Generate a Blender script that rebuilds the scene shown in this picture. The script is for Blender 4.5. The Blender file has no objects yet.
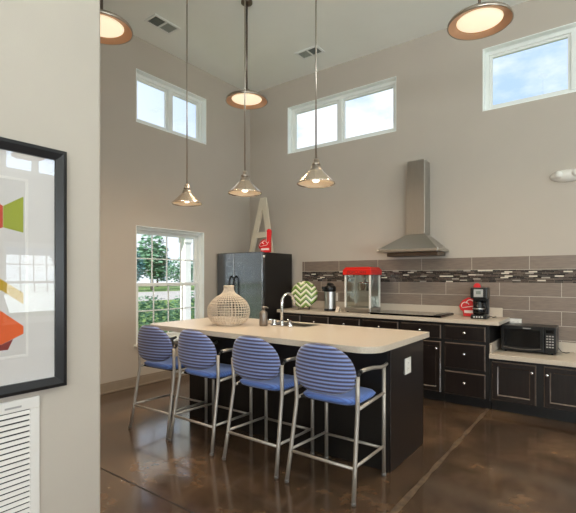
import bpy, bmesh, math, random
from mathutils import Vector, Matrix
R = math.radians
scene = bpy.context.scene
COL = scene.collection
random.seed(7)

# ------------------------------------------------------------------ camera
cam_d = bpy.data.cameras.new('camera')
cam = bpy.data.objects.new('camera', cam_d)
COL.objects.link(cam)
cam.location = (0, 0, 1.37)
cam.rotation_euler = (R(90), 0, math.atan2(320, 431))
cam_d.sensor_width = 36
cam_d.lens = 431 / 576 * 36
cam_d.shift_y = 20.5 / 576
cam_d.clip_start = 0.05
cam_d.clip_end = 500
scene.camera = cam

# ------------------------------------------------------------------ view
scene.view_settings.view_transform = 'Standard'
scene.view_settings.look = 'None'
scene.view_settings.gamma = 1
scene.view_settings.use_curve_mapping = False
scene.view_settings.exposure = 0.2
scene.cycles.max_bounces = 10
scene.cycles.diffuse_bounces = 5
scene.cycles.glossy_bounces = 5
scene.cycles.transparent_max_bounces = 16
scene.cycles.sample_clamp_indirect = 6
scene.cycles.caustics_reflective = False
scene.cycles.caustics_refractive = False

# ------------------------------------------------------------------ world: blue sky with clouds
world = bpy.data.worlds.new('sky')
scene.world = world
world.use_nodes = True
nt = world.node_tree
nt.nodes.clear()
def N(t, kind, **kw):
    n = t.nodes.new(kind)
    for k, v in kw.items():
        setattr(n, k, v)
    return n
out = N(nt, 'ShaderNodeOutputWorld')
bg = N(nt, 'ShaderNodeBackground')
tc = N(nt, 'ShaderNodeTexCoord')
mp = N(nt, 'ShaderNodeMapping')
mp.inputs['Scale'].default_value = (1.0, 1.0, 2.2)
mp.inputs['Location'].default_value = (0.35, 0.1, 0.2)
nz = N(nt, 'ShaderNodeTexNoise')
nz.inputs['Scale'].default_value = 3.4
nz.inputs['Detail'].default_value = 7
nz.inputs['Roughness'].default_value = 0.55
cr = N(nt, 'ShaderNodeValToRGB')
cr.color_ramp.elements[0].position = 0.40
cr.color_ramp.elements[1].position = 0.57
cr.color_ramp.elements[0].color = (0.40, 0.57, 0.86, 1)
cr.color_ramp.elements[1].color = (0.86, 0.90, 0.96, 1)
nt.links.new(tc.outputs['Generated'], mp.inputs['Vector'])
nt.links.new(mp.outputs['Vector'], nz.inputs['Vector'])
nt.links.new(nz.outputs['Fac'], cr.inputs['Fac'])
sx = N(nt, 'ShaderNodeSeparateXYZ')
nt.links.new(tc.outputs['Generated'], sx.inputs['Vector'])
haze = N(nt, 'ShaderNodeMapRange')
for k, v in ((1, -0.62), (2, -0.84), (3, 0.0), (4, 0.85)):
    haze.inputs[k].default_value = v
nt.links.new(sx.outputs[0], haze.inputs[0])
hm = N(nt, 'ShaderNodeMix', data_type='RGBA')
hm.inputs[7].default_value = (0.84, 0.90, 0.97, 1)
nt.links.new(haze.outputs[0], hm.inputs[0])
nt.links.new(cr.outputs['Color'], hm.inputs[6])
nt.links.new(hm.outputs[2], bg.inputs['Color'])
bg.inputs['Strength'].default_value = 1.25
nt.links.new(bg.outputs['Background'], out.inputs['Surface'])

# ------------------------------------------------------------------ sun (high, from behind the camera; lights the garden)
sun_d = bpy.data.lights.new('sun', 'SUN')
sun_d.energy = 5.0
sun_d.color = (1.0, 0.95, 0.86)
sun_d.angle = R(2)
sun = bpy.data.objects.new('sun', sun_d)
COL.objects.link(sun)
sun.rotation_euler = Vector((-0.30, 0.80, -0.55)).to_track_quat('-Z', 'Y').to_euler()

# ------------------------------------------------------------------ added area lights that fill the room from the unseen walls
def fill_light(name, loc, direction, sx, sy, watts, color):
    d = bpy.data.lights.new(name, 'AREA')
    d.shape = 'RECTANGLE'
    d.size, d.size_y = sx, sy
    d.energy = watts
    d.color = color
    o = bpy.data.objects.new(name, d)
    COL.objects.link(o)
    o.location = loc
    o.rotation_euler = Vector(direction).to_track_quat('-Z', 'Y').to_euler()
    return o
FILL_DAY = (0.86, 0.95, 1.0)
for x in (1.3, 2.9, 4.15):
    fill_light('front_fill', (x, -4.78, 1.75), (0, 1, 2.0), 1.05, 2.5, 185, FILL_DAY)  # added fill lights behind invented front windows
for (y, z, sx, sz, w, k, c) in ((3.78, 3.65, 1.1, 0.62, 15, 0.2, (0.62, 0.78, 1.0)), (3.78, 1.27, 1.1, 1.4, 26, 0.8, FILL_DAY), (0.5, 1.6, 2.1, 2.1, 215, 2.8, FILL_DAY), (-2.6, 1.6, 2.1, 2.1, 190, 2.8, FILL_DAY)):
    fill_light('side_fill', (5.05 if k > 1 else 5.0, y, z), (-1, 0, k), sx, sz, w, c)  # added fill lights; the two large ones stand at invented windows

# ------------------------------------------------------------------ materials
def lin(c):
    return tuple((v / 12.92 if v <= 0.04045 else ((v + 0.055) / 1.055) ** 2.4) for v in (x / 255 for x in c))
def srgb(r, g, b):
    return lin((r, g, b)) + (1,)
def mat(name, col, rough=0.5, metal=0.0, var=0.06, scale=8.0, bump=0.0, bscale=60.0, spec=0.5, stretch=(1, 1, 1), coat=0.0):
    m = bpy.data.materials.new(name)
    m.use_nodes = True
    t = m.node_tree
    b = t.nodes['Principled BSDF']
    b.inputs['Roughness'].default_value = rough
    b.inputs['Metallic'].default_value = metal
    b.inputs['Specular IOR Level'].default_value = spec
    b.inputs['Coat Weight'].default_value = coat
    c = lin(col)
    tcn = N(t, 'ShaderNodeTexCoord')
    mpn = N(t, 'ShaderNodeMapping')
    mpn.inputs['Scale'].default_value = stretch
    t.links.new(tcn.outputs['Object'], mpn.inputs['Vector'])
    n = N(t, 'ShaderNodeTexNoise')
    n.inputs['Scale'].default_value = scale
    n.inputs['Detail'].default_value = 4
    t.links.new(mpn.outputs['Vector'], n.inputs['Vector'])
    r = N(t, 'ShaderNodeValToRGB')
    r.color_ramp.elements[0].position = 0.3
    r.color_ramp.elements[1].position = 0.7
    r.color_ramp.elements[0].color = tuple(v * (1 - var) for v in c) + (1,)
    r.color_ramp.elements[1].color = tuple(min(1, v * (1 + var)) for v in c) + (1,)
    t.links.new(n.outputs['Fac'], r.inputs['Fac'])
    t.links.new(r.outputs['Color'], b.inputs['Base Color'])
    if bump:
        n2 = N(t, 'ShaderNodeTexNoise')
        n2.inputs['Scale'].default_value = bscale
        n2.inputs['Detail'].default_value = 3
        t.links.new(mpn.outputs['Vector'], n2.inputs['Vector'])
        bp = N(t, 'ShaderNodeBump')
        bp.inputs['Strength'].default_value = bump
        bp.inputs['Distance'].default_value = 0.01
        t.links.new(n2.outputs['Fac'], bp.inputs['Height'])
        t.links.new(bp.outputs['Normal'], b.inputs['Normal'])
    return m
def emit(name, col, strength):
    m = bpy.data.materials.new(name)
    m.use_nodes = True
    t = m.node_tree
    b = t.nodes['Principled BSDF']
    b.inputs['Base Color'].default_value = srgb(*col)
    b.inputs['Emission Color'].default_value = srgb(*col)
    b.inputs['Emission Strength'].default_value = strength
    return m
def glass(name, tint=(1, 1, 1), base=0.04, top=0.5):
    m = bpy.data.materials.new(name)
    m.use_nodes = True
    t = m.node_tree
    t.nodes.clear()
    o = N(t, 'ShaderNodeOutputMaterial')
    mx = N(t, 'ShaderNodeMixShader')
    tr = N(t, 'ShaderNodeBsdfTransparent')
    tr.inputs['Color'].default_value = tint + (1,)
    gl = N(t, 'ShaderNodeBsdfGlossy')
    gl.inputs['Roughness'].default_value = 0.01
    lw = N(t, 'ShaderNodeLayerWeight')
    lw.inputs['Blend'].default_value = 0.5
    fac = math_node(t, 'ADD', base, math_node(t, 'MULTIPLY', math_node(t, 'POWER', lw.outputs['Facing'], 5.0), top))
    t.links.new(fac, mx.inputs['Fac'])
    t.links.new(tr.outputs['BSDF'], mx.inputs[1])
    t.links.new(gl.outputs['BSDF'], mx.inputs[2])
    t.links.new(mx.outputs['Shader'], o.inputs['Surface'])
    return m
def math_node(t, op, a, b=None, c=None):
    n = N(t, 'ShaderNodeMath', operation=op)
    for i, v in enumerate((a, b, c)):
        if v is None:
            continue
        if isinstance(v, (int, float)):
            n.inputs[i].default_value = v
        else:
            t.links.new(v, n.inputs[i])
    return n.outputs[0]

M = {}
M['wall'] = mat('wall_paint', (190, 180, 168), 0.85, var=0.015, scale=3, bump=0.05, bscale=180, spec=0.2)
M['ceiling'] = mat('ceiling_paint', (244, 246, 240), 0.9, var=0.01, scale=3, spec=0.2)
M['white'] = mat('white_vinyl', (236, 238, 234), 0.4, var=0.01)
M['jamb'] = mat('jamb_paint', (246, 249, 245), 0.6, var=0.01)
M['baseboard'] = mat('taupe_base', (150, 136, 120), 0.5, var=0.05)
M['glass'] = glass('window_glass')
M['clear'] = glass('clear_glass', (0.95, 0.98, 0.97), 0.08)
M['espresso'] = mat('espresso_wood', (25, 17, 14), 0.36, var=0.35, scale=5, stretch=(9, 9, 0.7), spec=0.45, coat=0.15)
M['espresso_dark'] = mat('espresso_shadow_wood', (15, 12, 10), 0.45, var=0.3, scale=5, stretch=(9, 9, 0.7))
M['espresso_edge'] = mat('espresso_edge_glint', (92, 79, 70), 0.22, var=0.2, scale=20, spec=0.8, coat=1.0)  # lighter bevel colour painted in for the gloss highlights on door edges
M['laminate'] = mat('beige_counter', (200, 187, 170), 0.28, var=0.07, scale=140, spec=0.45)
M['chrome'] = mat('chrome', (215, 215, 215), 0.12, 1.0, var=0.01)
M['steel'] = mat('brushed_steel', (190, 187, 182), 0.32, 1.0, var=0.05, scale=6, stretch=(30, 30, 1))
M['nickel'] = mat('brushed_nickel', (176, 166, 154), 0.28, 1.0, var=0.03)
M['dark_nickel'] = mat('dark_nickel', (120, 108, 98), 0.35, 1.0, var=0.03)
M['frame_metal'] = mat('stool_metal', (176, 168, 158), 0.42, 0.55, var=0.02)
M['black'] = mat('black_plastic', (15, 15, 16), 0.3, var=0.1)
M['black_gloss'] = mat('black_glass', (12, 12, 13), 0.08, var=0.02)
M['fridge'] = mat('black_appliance', (24, 38, 48), 0.26, var=0.1, scale=3, bump=0.05, bscale=220, spec=1.0, coat=0.6)  # black doors tinted blue, painting in the window reflection
M['fridge'].node_tree.nodes['Principled BSDF'].inputs['IOR'].default_value = 1.8
M['fridge_side'] = mat('black_appliance_side', (26, 23, 21), 0.5, var=0.1, scale=3, bump=0.1, bscale=220)
M['red'] = mat('red_foam', (214, 30, 34), 0.55, var=0.06)
M['red_gloss'] = mat('red_enamel', (216, 34, 24), 0.3, var=0.03)
M['white_print'] = mat('white_print', (240, 225, 220), 0.6, var=0.02)
M['cream'] = mat('cream_wood', (214, 204, 184), 0.6, var=0.05)
M['plastic_white'] = mat('white_plastic', (232, 228, 220), 0.4, var=0.02)
M['rattan'] = mat('bleached_weave', (198, 184, 166), 0.7, var=0.18, scale=60)
M['soap'] = mat('pewter', (128, 120, 112), 0.35, 0.8, var=0.08)
M['paper'] = mat('card_paper', (228, 214, 196), 0.8, var=0.02)
M['frame_black'] = mat('black_frame', (26, 25, 27), 0.28, 0.0, var=0.1, spec=0.5)
M['matboard'] = mat('white_matboard', (214, 208, 204), 0.9, var=0.01)
M['grille'] = mat('grille_enamel', (226, 220, 214), 0.45, var=0.01)
M['duct'] = mat('duct_dark', (62, 59, 56), 0.8, var=0.1)
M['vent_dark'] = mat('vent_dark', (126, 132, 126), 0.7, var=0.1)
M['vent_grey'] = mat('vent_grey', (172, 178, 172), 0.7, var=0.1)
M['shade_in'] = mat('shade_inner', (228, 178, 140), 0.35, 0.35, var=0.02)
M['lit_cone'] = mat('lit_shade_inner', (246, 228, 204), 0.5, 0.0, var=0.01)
M['shade_out'] = mat('pale_nickel', (214, 198, 180), 0.22, 0.85, var=0.03)
M['lamp_disc'] = emit('lamp_diffuser', (252, 234, 202), 0.74)
M['bulb'] = emit('lamp_bulb', (255, 242, 222), 4.0)
M['tip'] = mat('dark_rubber', (30, 29, 28), 0.7)
M['glide'] = mat('grey_glide', (104, 100, 96), 0.5)

# stools: ribbed blue fabric with dark bands
def fabric(name, axis, banded):
    m = bpy.data.materials.new(name)
    m.use_nodes = True
    t = m.node_tree
    b = t.nodes['Principled BSDF']
    b.inputs['Roughness'].default_value = 0.75
    b.inputs['Sheen Weight'].default_value = 0.25
    tcn = N(t, 'ShaderNodeTexCoord')
    sp = N(t, 'ShaderNodeSeparateXYZ')
    t.links.new(tcn.outputs['Object'], sp.inputs['Vector'])
    n = N(t, 'ShaderNodeTexNoise')
    n.inputs['Scale'].default_value = 90
    t.links.new(tcn.outputs['Object'], n.inputs['Vector'])
    v = math_node(t, 'MULTIPLY', sp.outputs[axis], 1 / 0.0245)
    f = math_node(t, 'FRACT', v)
    tri = math_node(t, 'ABSOLUTE', math_node(t, 'SUBTRACT', f, 0.5))
    tri = math_node(t, 'ADD', tri, math_node(t, 'MULTIPLY', math_node(t, 'SUBTRACT', n.outputs['Fac'], 0.5), 0.10))
    r = N(t, 'ShaderNodeValToRGB')
    e = r.color_ramp.elements
    if banded:
        e[0].position, e[0].color = 0.17, srgb(70, 63, 80)
        e[1].position, e[1].color = 0.29, srgb(96, 118, 178)
        e2 = e.new(0.42); e2.color = srgb(138, 150, 190)
    else:
        e[0].position, e[0].color = 0.05, srgb(74, 98, 164)
        e[1].position, e[1].color = 0.30, srgb(88, 122, 194)
    t.links.new(tri, r.inputs['Fac'])
    t.links.new(r.outputs['Color'], b.inputs['Base Color'])
    bp = N(t, 'ShaderNodeBump')
    bp.inputs['Strength'].default_value = 0.25
    bp.inputs['Distance'].default_value = 0.004
    t.links.new(tri, bp.inputs['Height'])
    t.links.new(bp.outputs['Normal'], b.inputs['Normal'])
    return m
M['back_fabric'] = fabric('blue_banded_fabric', 2, True)
M['seat_fabric'] = fabric('blue_fabric', 1, False)

# polished stained concrete with saw cuts
def concrete():
    m = bpy.data.materials.new('stained_concrete')
    m.use_nodes = True
    t = m.node_tree
    b = t.nodes['Principled BSDF']
    tcn = N(t, 'ShaderNodeTexCoord')
    n1 = N(t, 'ShaderNodeTexNoise')
    n1.inputs['Scale'].default_value = 1.7
    n1.inputs['Detail'].default_value = 8
    n1.inputs['Roughness'].default_value = 0.62
    n1.inputs['Distortion'].default_value = 0.15
    t.links.new(tcn.outputs['Object'], n1.inputs['Vector'])
    r = N(t, 'ShaderNodeValToRGB')
    e = r.color_ramp.elements
    e[0].position, e[0].color = 0.25, srgb(44, 33, 26)
    e[1].position, e[1].color = 0.74, srgb(132, 101, 70)
    x = e.new(0.5); x.color = srgb(82, 62, 45)
    t.links.new(n1.outputs['Fac'], r.inputs['Fac'])
    n2 = N(t, 'ShaderNodeTexNoise')
    n2.inputs['Scale'].default_value = 16
    n2.inputs['Detail'].default_value = 8
    t.links.new(tcn.outputs['Object'], n2.inputs['Vector'])
    mx = N(t, 'ShaderNodeMix', data_type='RGBA', blend_type='OVERLAY')
    mx.inputs[0].default_value = 0.5
    t.links.new(r.outputs['Color'], mx.inputs[6])
    t.links.new(n2.outputs['Fac'], mx.inputs[7])
    hs = N(t, 'ShaderNodeHueSaturation')
    hs.inputs['Saturation'].default_value = 0.95
    t.links.new(mx.outputs[2], hs.inputs['Color'])
    t.links.new(hs.outputs['Color'], b.inputs['Base Color'])
    rr = N(t, 'ShaderNodeMapRange')
    rr.inputs[3].default_value = 0.10
    rr.inputs[4].default_value = 0.26
    t.links.new(n2.outputs['Fac'], rr.inputs[0])
    t.links.new(rr.outputs[0], b.inputs['Roughness'])
    b.inputs['Specular IOR Level'].default_value = 0.7
    b.inputs['IOR'].default_value = 1.5
    b.inputs['Coat Weight'].default_value = 0.5
    b.inputs['Coat Roughness'].default_value = 0.12
    bp = N(t, 'ShaderNodeBump')
    bp.inputs['Strength'].default_value = 0.04
    bp.inputs['Distance'].default_value = 0.01
    t.links.new(n1.outputs['Fac'], bp.inputs['Height'])
    t.links.new(bp.outputs['Normal'], b.inputs['Normal'])
    return m
M['floor'] = concrete()
M['cut_light'] = mat('worn_joint', (100, 82, 64), 0.4, var=0.6, scale=18)
M['cut_dark'] = mat('dark_joint', (34, 27, 24), 0.5, var=0.2, scale=30)

# large backsplash tiles laid in running bond
def tiles():
    m = bpy.data.materials.new('porcelain_tile')
    m.use_nodes = True
    t = m.node_tree
    b = t.nodes['Principled BSDF']
    tcn = N(t, 'ShaderNodeTexCoord')
    sp = N(t, 'ShaderNodeSeparateXYZ')
    t.links.new(tcn.outputs['Object'], sp.inputs['Vector'])
    TW, TH, G = 0.593, 0.1515, 0.0045
    row = math_node(t, 'FLOOR', math_node(t, 'DIVIDE', sp.outputs[2], TH))
    par = math_node(t, 'FLOORED_MODULO', row, 2.0)
    u = math_node(t, 'ADD', math_node(t, 'DIVIDE', sp.outputs[0], TW), math_node(t, 'MULTIPLY', par, 0.5))
    fu = math_node(t, 'FRACT', u)
    fv = math_node(t, 'FRACT', math_node(t, 'DIVIDE', sp.outputs[2], TH))
    gu = math_node(t, 'LESS_THAN', fu, G / TW)
    gv = math_node(t, 'LESS_THAN', fv, G / TH)
    g = math_node(t, 'MAXIMUM', gu, gv)
    cb = N(t, 'ShaderNodeCombineXYZ')
    t.links.new(math_node(t, 'FLOOR', u), cb.inputs[0])
    t.links.new(row, cb.inputs[1])
    wn = N(t, 'ShaderNodeTexWhiteNoise', noise_dimensions='3D')
    t.links.new(cb.outputs[0], wn.inputs['Vector'])
    mpn = N(t, 'ShaderNodeMapping')
    mpn.inputs['Scale'].default_value = (3, 1, 26)
    t.links.new(tcn.outputs['Object'], mpn.inputs['Vector'])
    n = N(t, 'ShaderNodeTexNoise')
    n.inputs['Scale'].default_value = 3
    n.inputs['Detail'].default_value = 5
    t.links.new(mpn.outputs['Vector'], n.inputs['Vector'])
    k = math_node(t, 'ADD', math_node(t, 'MULTIPLY', n.outputs['Fac'], 0.75), math_node(t, 'MULTIPLY', wn.outputs['Value'], 0.25))
    r = N(t, 'ShaderNodeValToRGB')
    e = r.color_ramp.elements
    e[0].position, e[0].color = 0.25, srgb(118, 104, 94)
    e[1].position, e[1].color = 0.75, srgb(146, 130, 117)
    t.links.new(k, r.inputs['Fac'])
    mx = N(t, 'ShaderNodeMix', data_type='RGBA')
    mx.inputs[7].default_value = srgb(206, 196, 182)
    t.links.new(g, mx.inputs[0])
    t.links.new(r.outputs['Color'], mx.inputs[6])
    t.links.new(mx.outputs[2], b.inputs['Base Color'])
    t.links.new(math_node(t, 'ADD', 0.35, math_node(t, 'MULTIPLY', g, 0.4)), b.inputs['Roughness'])
    return m
M['tile'] = tiles()
def mosaic():
    m = bpy.data.materials.new('mosaic_strip')
    m.use_nodes = True
    t = m.node_tree
    b = t.nodes['Principled BSDF']
    tcn = N(t, 'ShaderNodeTexCoord')
    sp = N(t, 'ShaderNodeSeparateXYZ')
    t.links.new(tcn.outputs['Object'], sp.inputs['Vector'])
    RH = 0.0159
    row = math_node(t, 'FLOOR', math_node(t, 'DIVIDE', sp.outputs[2], RH))
    wr = N(t, 'ShaderNodeTexWhiteNoise', noise_dimensions='1D')
    t.links.new(row, wr.inputs['W'])
    u = math_node(t, 'ADD', math_node(t, 'DIVIDE', sp.outputs[0], 0.08), math_node(t, 'MULTIPLY', wr.outputs['Value'], 7.0))
    cb = N(t, 'ShaderNodeCombineXYZ')
    t.links.new(math_node(t, 'FLOOR', u), cb.inputs[0])
    t.links.new(row, cb.inputs[1])
    wn = N(t, 'ShaderNodeTexWhiteNoise', noise_dimensions='3D')
    t.links.new(cb.outputs[0], wn.inputs['Vector'])
    r = N(t, 'ShaderNodeValToRGB')
    r.color_ramp.interpolation = 'CONSTANT'
    e = r.color_ramp.elements
    e[0].position, e[0].color = 0.0, srgb(30, 25, 23)
    e[1].position, e[1].color = 0.30, srgb(66, 54, 48)
    for p, c in ((0.55, (92, 80, 72)), (0.70, (38, 32, 30)), (0.82, (158, 150, 140)), (0.90, (216, 206, 190))):
        x = e.new(p); x.color = srgb(*c)
    t.links.new(wn.outputs['Value'], r.inputs['Fac'])
    fu = math_node(t, 'FRACT', u)
    fv = math_node(t, 'FRACT', math_node(t, 'DIVIDE', sp.outputs[2], RH))
    g = math_node(t, 'MAXIMUM', math_node(t, 'LESS_THAN', fu, 0.02), math_node(t, 'LESS_THAN', fv, 0.13))
    mx = N(t, 'ShaderNodeMix', data_type='RGBA')
    mx.inputs[7].default_value = srgb(142, 130, 120)
    t.links.new(g, mx.inputs[0])
    t.links.new(r.outputs['Color'], mx.inputs[6])
    t.links.new(mx.outputs[2], b.inputs['Base Color'])
    b.inputs['Roughness'].default_value = 0.2
    return m
M['mosaic'] = mosaic()
def chevron():
    m = bpy.data.materials.new('chevron_glaze')
    m.use_nodes = True
    t = m.node_tree
    b = t.nodes['Principled BSDF']
    b.inputs['Roughness'].default_value = 0.25
    tcn = N(t, 'ShaderNodeTexCoord')
    sp = N(t, 'ShaderNodeSeparateXYZ')
    t.links.new(tcn.outputs['Object'], sp.inputs['Vector'])
    tri = math_node(t, 'PINGPONG', math_node(t, 'ADD', sp.outputs[0], 1.02), 0.075)
    s = math_node(t, 'ADD', sp.outputs[2], math_node(t, 'MULTIPLY', tri, 0.95))
    f = math_node(t, 'FRACT', math_node(t, 'DIVIDE', s, 0.078))
    r = N(t, 'ShaderNodeValToRGB')
    r.color_ramp.interpolation = 'CONSTANT'
    e = r.color_ramp.elements
    e[0].position, e[0].color = 0.0, srgb(58, 72, 40)
    e[1].position, e[1].color = 0.20, srgb(126, 158, 74)
    x = e.new(0.56); x.color = srgb(228, 226, 200)
    t.links.new(f, r.inputs['Fac'])
    t.links.new(r.outputs['Color'], b.inputs['Base Color'])
    return m
M['chevron'] = chevron()
# outside
M['lawn'] = mat('lawn_grass', (104, 132, 58), 0.9, var=0.25, scale=1.5)
M['asphalt'] = mat('pale_road', (176, 172, 166), 0.9, var=0.05, scale=2)
M['porch_slab'] = mat('porch_concrete', (204, 198, 190), 0.8, var=0.05)
M['trunk'] = mat('tree_bark', (92, 74, 58), 0.9, var=0.3)
def leafmat(name, c0, c1):
    m = mat(name, c0, 0.6, var=0.3, scale=2.5)
    return m
M['leaf_blue'] = leafmat('blue_green_leaves', (98, 142, 142), None)
M['leaf_green'] = leafmat('green_leaves', (114, 156, 126), None)
M['leaf_hedge'] = leafmat('hedge_leaves', (104, 146, 112), None)
M['art_green'] = mat('art_green', (150, 158, 48), 0.8, var=0.05)
M['art_red'] = mat('art_red', (190, 62, 38), 0.8, var=0.05)
M['art_orange'] = mat('art_orange', (222, 92, 36), 0.8, var=0.05)
M['art_mustard'] = mat('art_mustard', (188, 150, 34), 0.8, var=0.05)
M['art_wine'] = mat('art_wine', (128, 44, 40), 0.8, var=0.05)
M['art_paper'] = mat('art_paper', (206, 200, 196), 0.9, var=0.01)
M['lcd'] = mat('silver_panel', (182, 182, 178), 0.35, 0.3, var=0.05)
M['grey_print'] = mat('grey_print', (168, 164, 160), 0.5, var=0.02)

# ------------------------------------------------------------------ mesh builder
class MB:
    def __init__(self):
        self.bm = bmesh.new()
        self.mats = []
        self.mi = 0
    def use(self, m):
        if m not in self.mats:
            self.mats.append(m)
        self.mi = self.mats.index(m)
        return self
    def _tag(self, faces, smooth=False):
        for f in faces:
            f.material_index = self.mi
            f.smooth = smooth
    def box(self, x0, x1, y0, y1, z0, z1, bev=0.0, seg=2, mtx=None):
        tmp = bmesh.new()
        bmesh.ops.create_cube(tmp, size=1)
        for v in tmp.verts:
            v.co = Vector((x0 + (v.co.x + .5) * (x1 - x0), y0 + (v.co.y + .5) * (y1 - y0), z0 + (v.co.z + .5) * (z1 - z0)))
        if bev:
            bmesh.ops.bevel(tmp, geom=tmp.edges[:], offset=bev, segments=seg, profile=0.5, affect='EDGES')
        self._merge(tmp, mtx)
        return self
    def _merge(self, tmp, mtx=None, smooth=False):
        vm = {}
        for v in tmp.verts:
            vm[v] = self.bm.verts.new(mtx @ v.co if mtx else v.co)
        for f in tmp.faces:
            try:
                nf = self.bm.faces.new([vm[v] for v in f.verts])
                nf.material_index = self.mi
                nf.smooth = smooth or f.smooth
            except ValueError:
                pass
        tmp.free()
    def prism(self, pts, axis, a0, a1, bev=0.0, mtx=None):
        """polygon pts (2D) extruded along axis from a0 to a1"""
        tmp = bmesh.new()
        def P(p, a):
            if axis == 'x': return Vector((a, p[0], p[1]))
            if axis == 'y': return Vector((p[0], a, p[1]))
            return Vector((p[0], p[1], a))
        A = [tmp.verts.new(P(p, a0)) for p in pts]
        B = [tmp.verts.new(P(p, a1)) for p in pts]
        tmp.faces.new(A)
        tmp.faces.new(B[::-1])
        n = len(pts)
        for i in range(n):
            tmp.faces.new([A[i], B[i], B[(i + 1) % n], A[(i + 1) % n]])
        bmesh.ops.recalc_face_normals(tmp, faces=tmp.faces[:])
        if bev:
            ed = [e for e in tmp.edges if (e.verts[0] in A) == (e.verts[1] in A)] if False else tmp.edges[:]
            bmesh.ops.bevel(tmp, geom=ed, offset=bev, segments=2, profile=0.5, affect='EDGES')
        self._merge(tmp, mtx)
        return self
    def lathe(self, prof, seg=32, center=(0, 0, 0), mtx=None, smooth=True):
        tmp = bmesh.new()
        rings = []
        c = Vector(center)
        for r, z in prof:
            if r < 1e-6:
                rings.append([tmp.verts.new(c + Vector((0, 0, z)))])
            else:
                rings.append([tmp.verts.new(c + Vector((r * math.cos(2 * math.pi * i / seg), r * math.sin(2 * math.pi * i / seg), z))) for i in range(seg)])
        for a, b in zip(rings, rings[1:]):
            for i in range(seg):
                j = (i + 1) % seg
                if len(a) == 1 and len(b) == 1:
                    continue
                if len(a) == 1:
                    tmp.faces.new([a[0], b[j], b[i]])
                elif len(b) == 1:
                    tmp.faces.new([a[i], a[j], b[0]])
                else:
                    tmp.faces.new([a[i], a[j], b[j], b[i]])
        for f in tmp.faces:
            f.smooth = smooth
        self._merge(tmp, mtx)
        return self
    def tube(self, pts, r, seg=10, closed=False, caps=True, mtx=None):
        pts = [Vector(p) for p in pts]
        tmp = bmesh.new()
        n = len(pts)
        rings = []
        prev = None
        for i, p in enumerate(pts):
            if closed:
                d = pts[(i + 1) % n] - pts[i - 1]
            else:
                d = (pts[min(i + 1, n - 1)] - pts[max(i - 1, 0)])
            d.normalize()
            if prev is None:
                up = Vector((0, 0, 1)) if abs(d.z) < 0.9 else Vector((1, 0, 0))
                u = d.cross(up).normalized()
            else:
                u = (prev - d * prev.dot(d)).normalized()
            prev = u
            w = d.cross(u)
            rr = r[i] if isinstance(r, (list, tuple)) else r
            rings.append([tmp.verts.new(p + (u * math.cos(2 * math.pi * k / seg) + w * math.sin(2 * math.pi * k / seg)) * rr) for k in range(seg)])
        m = n if closed else n - 1
        for i in range(m):
            a, b = rings[i], rings[(i + 1) % n]
            for k in range(seg):
                f = tmp.faces.new([a[k], a[(k + 1) % seg], b[(k + 1) % seg], b[k]])
                f.smooth = True
        if caps and not closed:
            tmp.faces.new(rings[0][::-1])
            tmp.faces.new(rings[-1])
        bmesh.ops.recalc_face_normals(tmp, faces=tmp.faces[:])
        self._merge(tmp, mtx)
        return self
    def grid(self, fn, nu, nv, smooth=True):
        V = [[self.bm.verts.new(fn(i / nu, j / nv)) for j in range(nv + 1)] for i in range(nu + 1)]
        for i in range(nu):
            for j in range(nv):
                f = self.bm.faces.new([V[i][j], V[i + 1][j], V[i + 1][j + 1], V[i][j + 1]])
                f.smooth = smooth
                f.material_index = self.mi
        return self
    def build(self, name, m=None, parent=None, recalc=True):
        if recalc:
            bmesh.ops.recalc_face_normals(self.bm, faces=self.bm.faces[:])
        me = bpy.data.meshes.new(name)
        self.bm.to_mesh(me)
        self.bm.free()
        for x in ([m] if m else self.mats):
            me.materials.append(x)
        o = bpy.data.objects.new(name, me)
        COL.objects.link(o)
        if parent:
            o.parent = parent
        return o

def tag(o, label=None, cat=None, group=None, kind=None):
    if label: o['label'] = label
    if cat: o['category'] = cat
    if group: o['group'] = group
    if kind: o['kind'] = kind
    return o
def thing(name, label, cat, loc=(0, 0, 0), rz=0.0, group=None):
    o = bpy.data.objects.new(name, None)
    COL.objects.link(o)
    o.location = loc
    o.rotation_euler = (0, 0, rz)
    o.empty_display_size = 0.1
    return tag(o, label, cat, group)
def struct(o):
    o['kind'] = 'structure'
    return o
def copy_tree(o, parent=None):
    c = o.copy()
    COL.objects.link(c)
    if parent:
        c.parent = parent
    for ch in list(o.children):
        copy_tree(ch, c)
    return c
def rrect(x0, x1, y0, y1, r, n=8):
    pts = []
    for cx, cy, a0 in ((x1 - r[0], y0 + r[0], -90), (x1 - r[1], y1 - r[1], 0), (x0 + r[2], y1 - r[2], 90), (x0 + r[3], y0 + r[3], 180)):
        rad = {-90: r[0], 0: r[1], 90: r[2], 180: r[3]}[a0]
        if rad < 1e-4:
            pts.append((cx, cy))
            continue
        for i in range(n + 1):
            a = R(a0 + 90 * i / n)
            pts.append((cx + rad * math.cos(a), cy + rad * math.sin(a)))
    return pts

# ------------------------------------------------------------------ the room
XL, XR, YB, YF, ZC, T = -4.745, 4.745, 5.34, -4.50, 4.385, 0.16
struct(MB().box(XL - T, XR + T, YF - T, YB + T, -0.12, 0.0).build('floor', M['floor']))
struct(MB().box(XL - T, XR + T, YF - T, YB + T, ZC, ZC + 0.2).build('ceiling', M['ceiling']))

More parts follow.
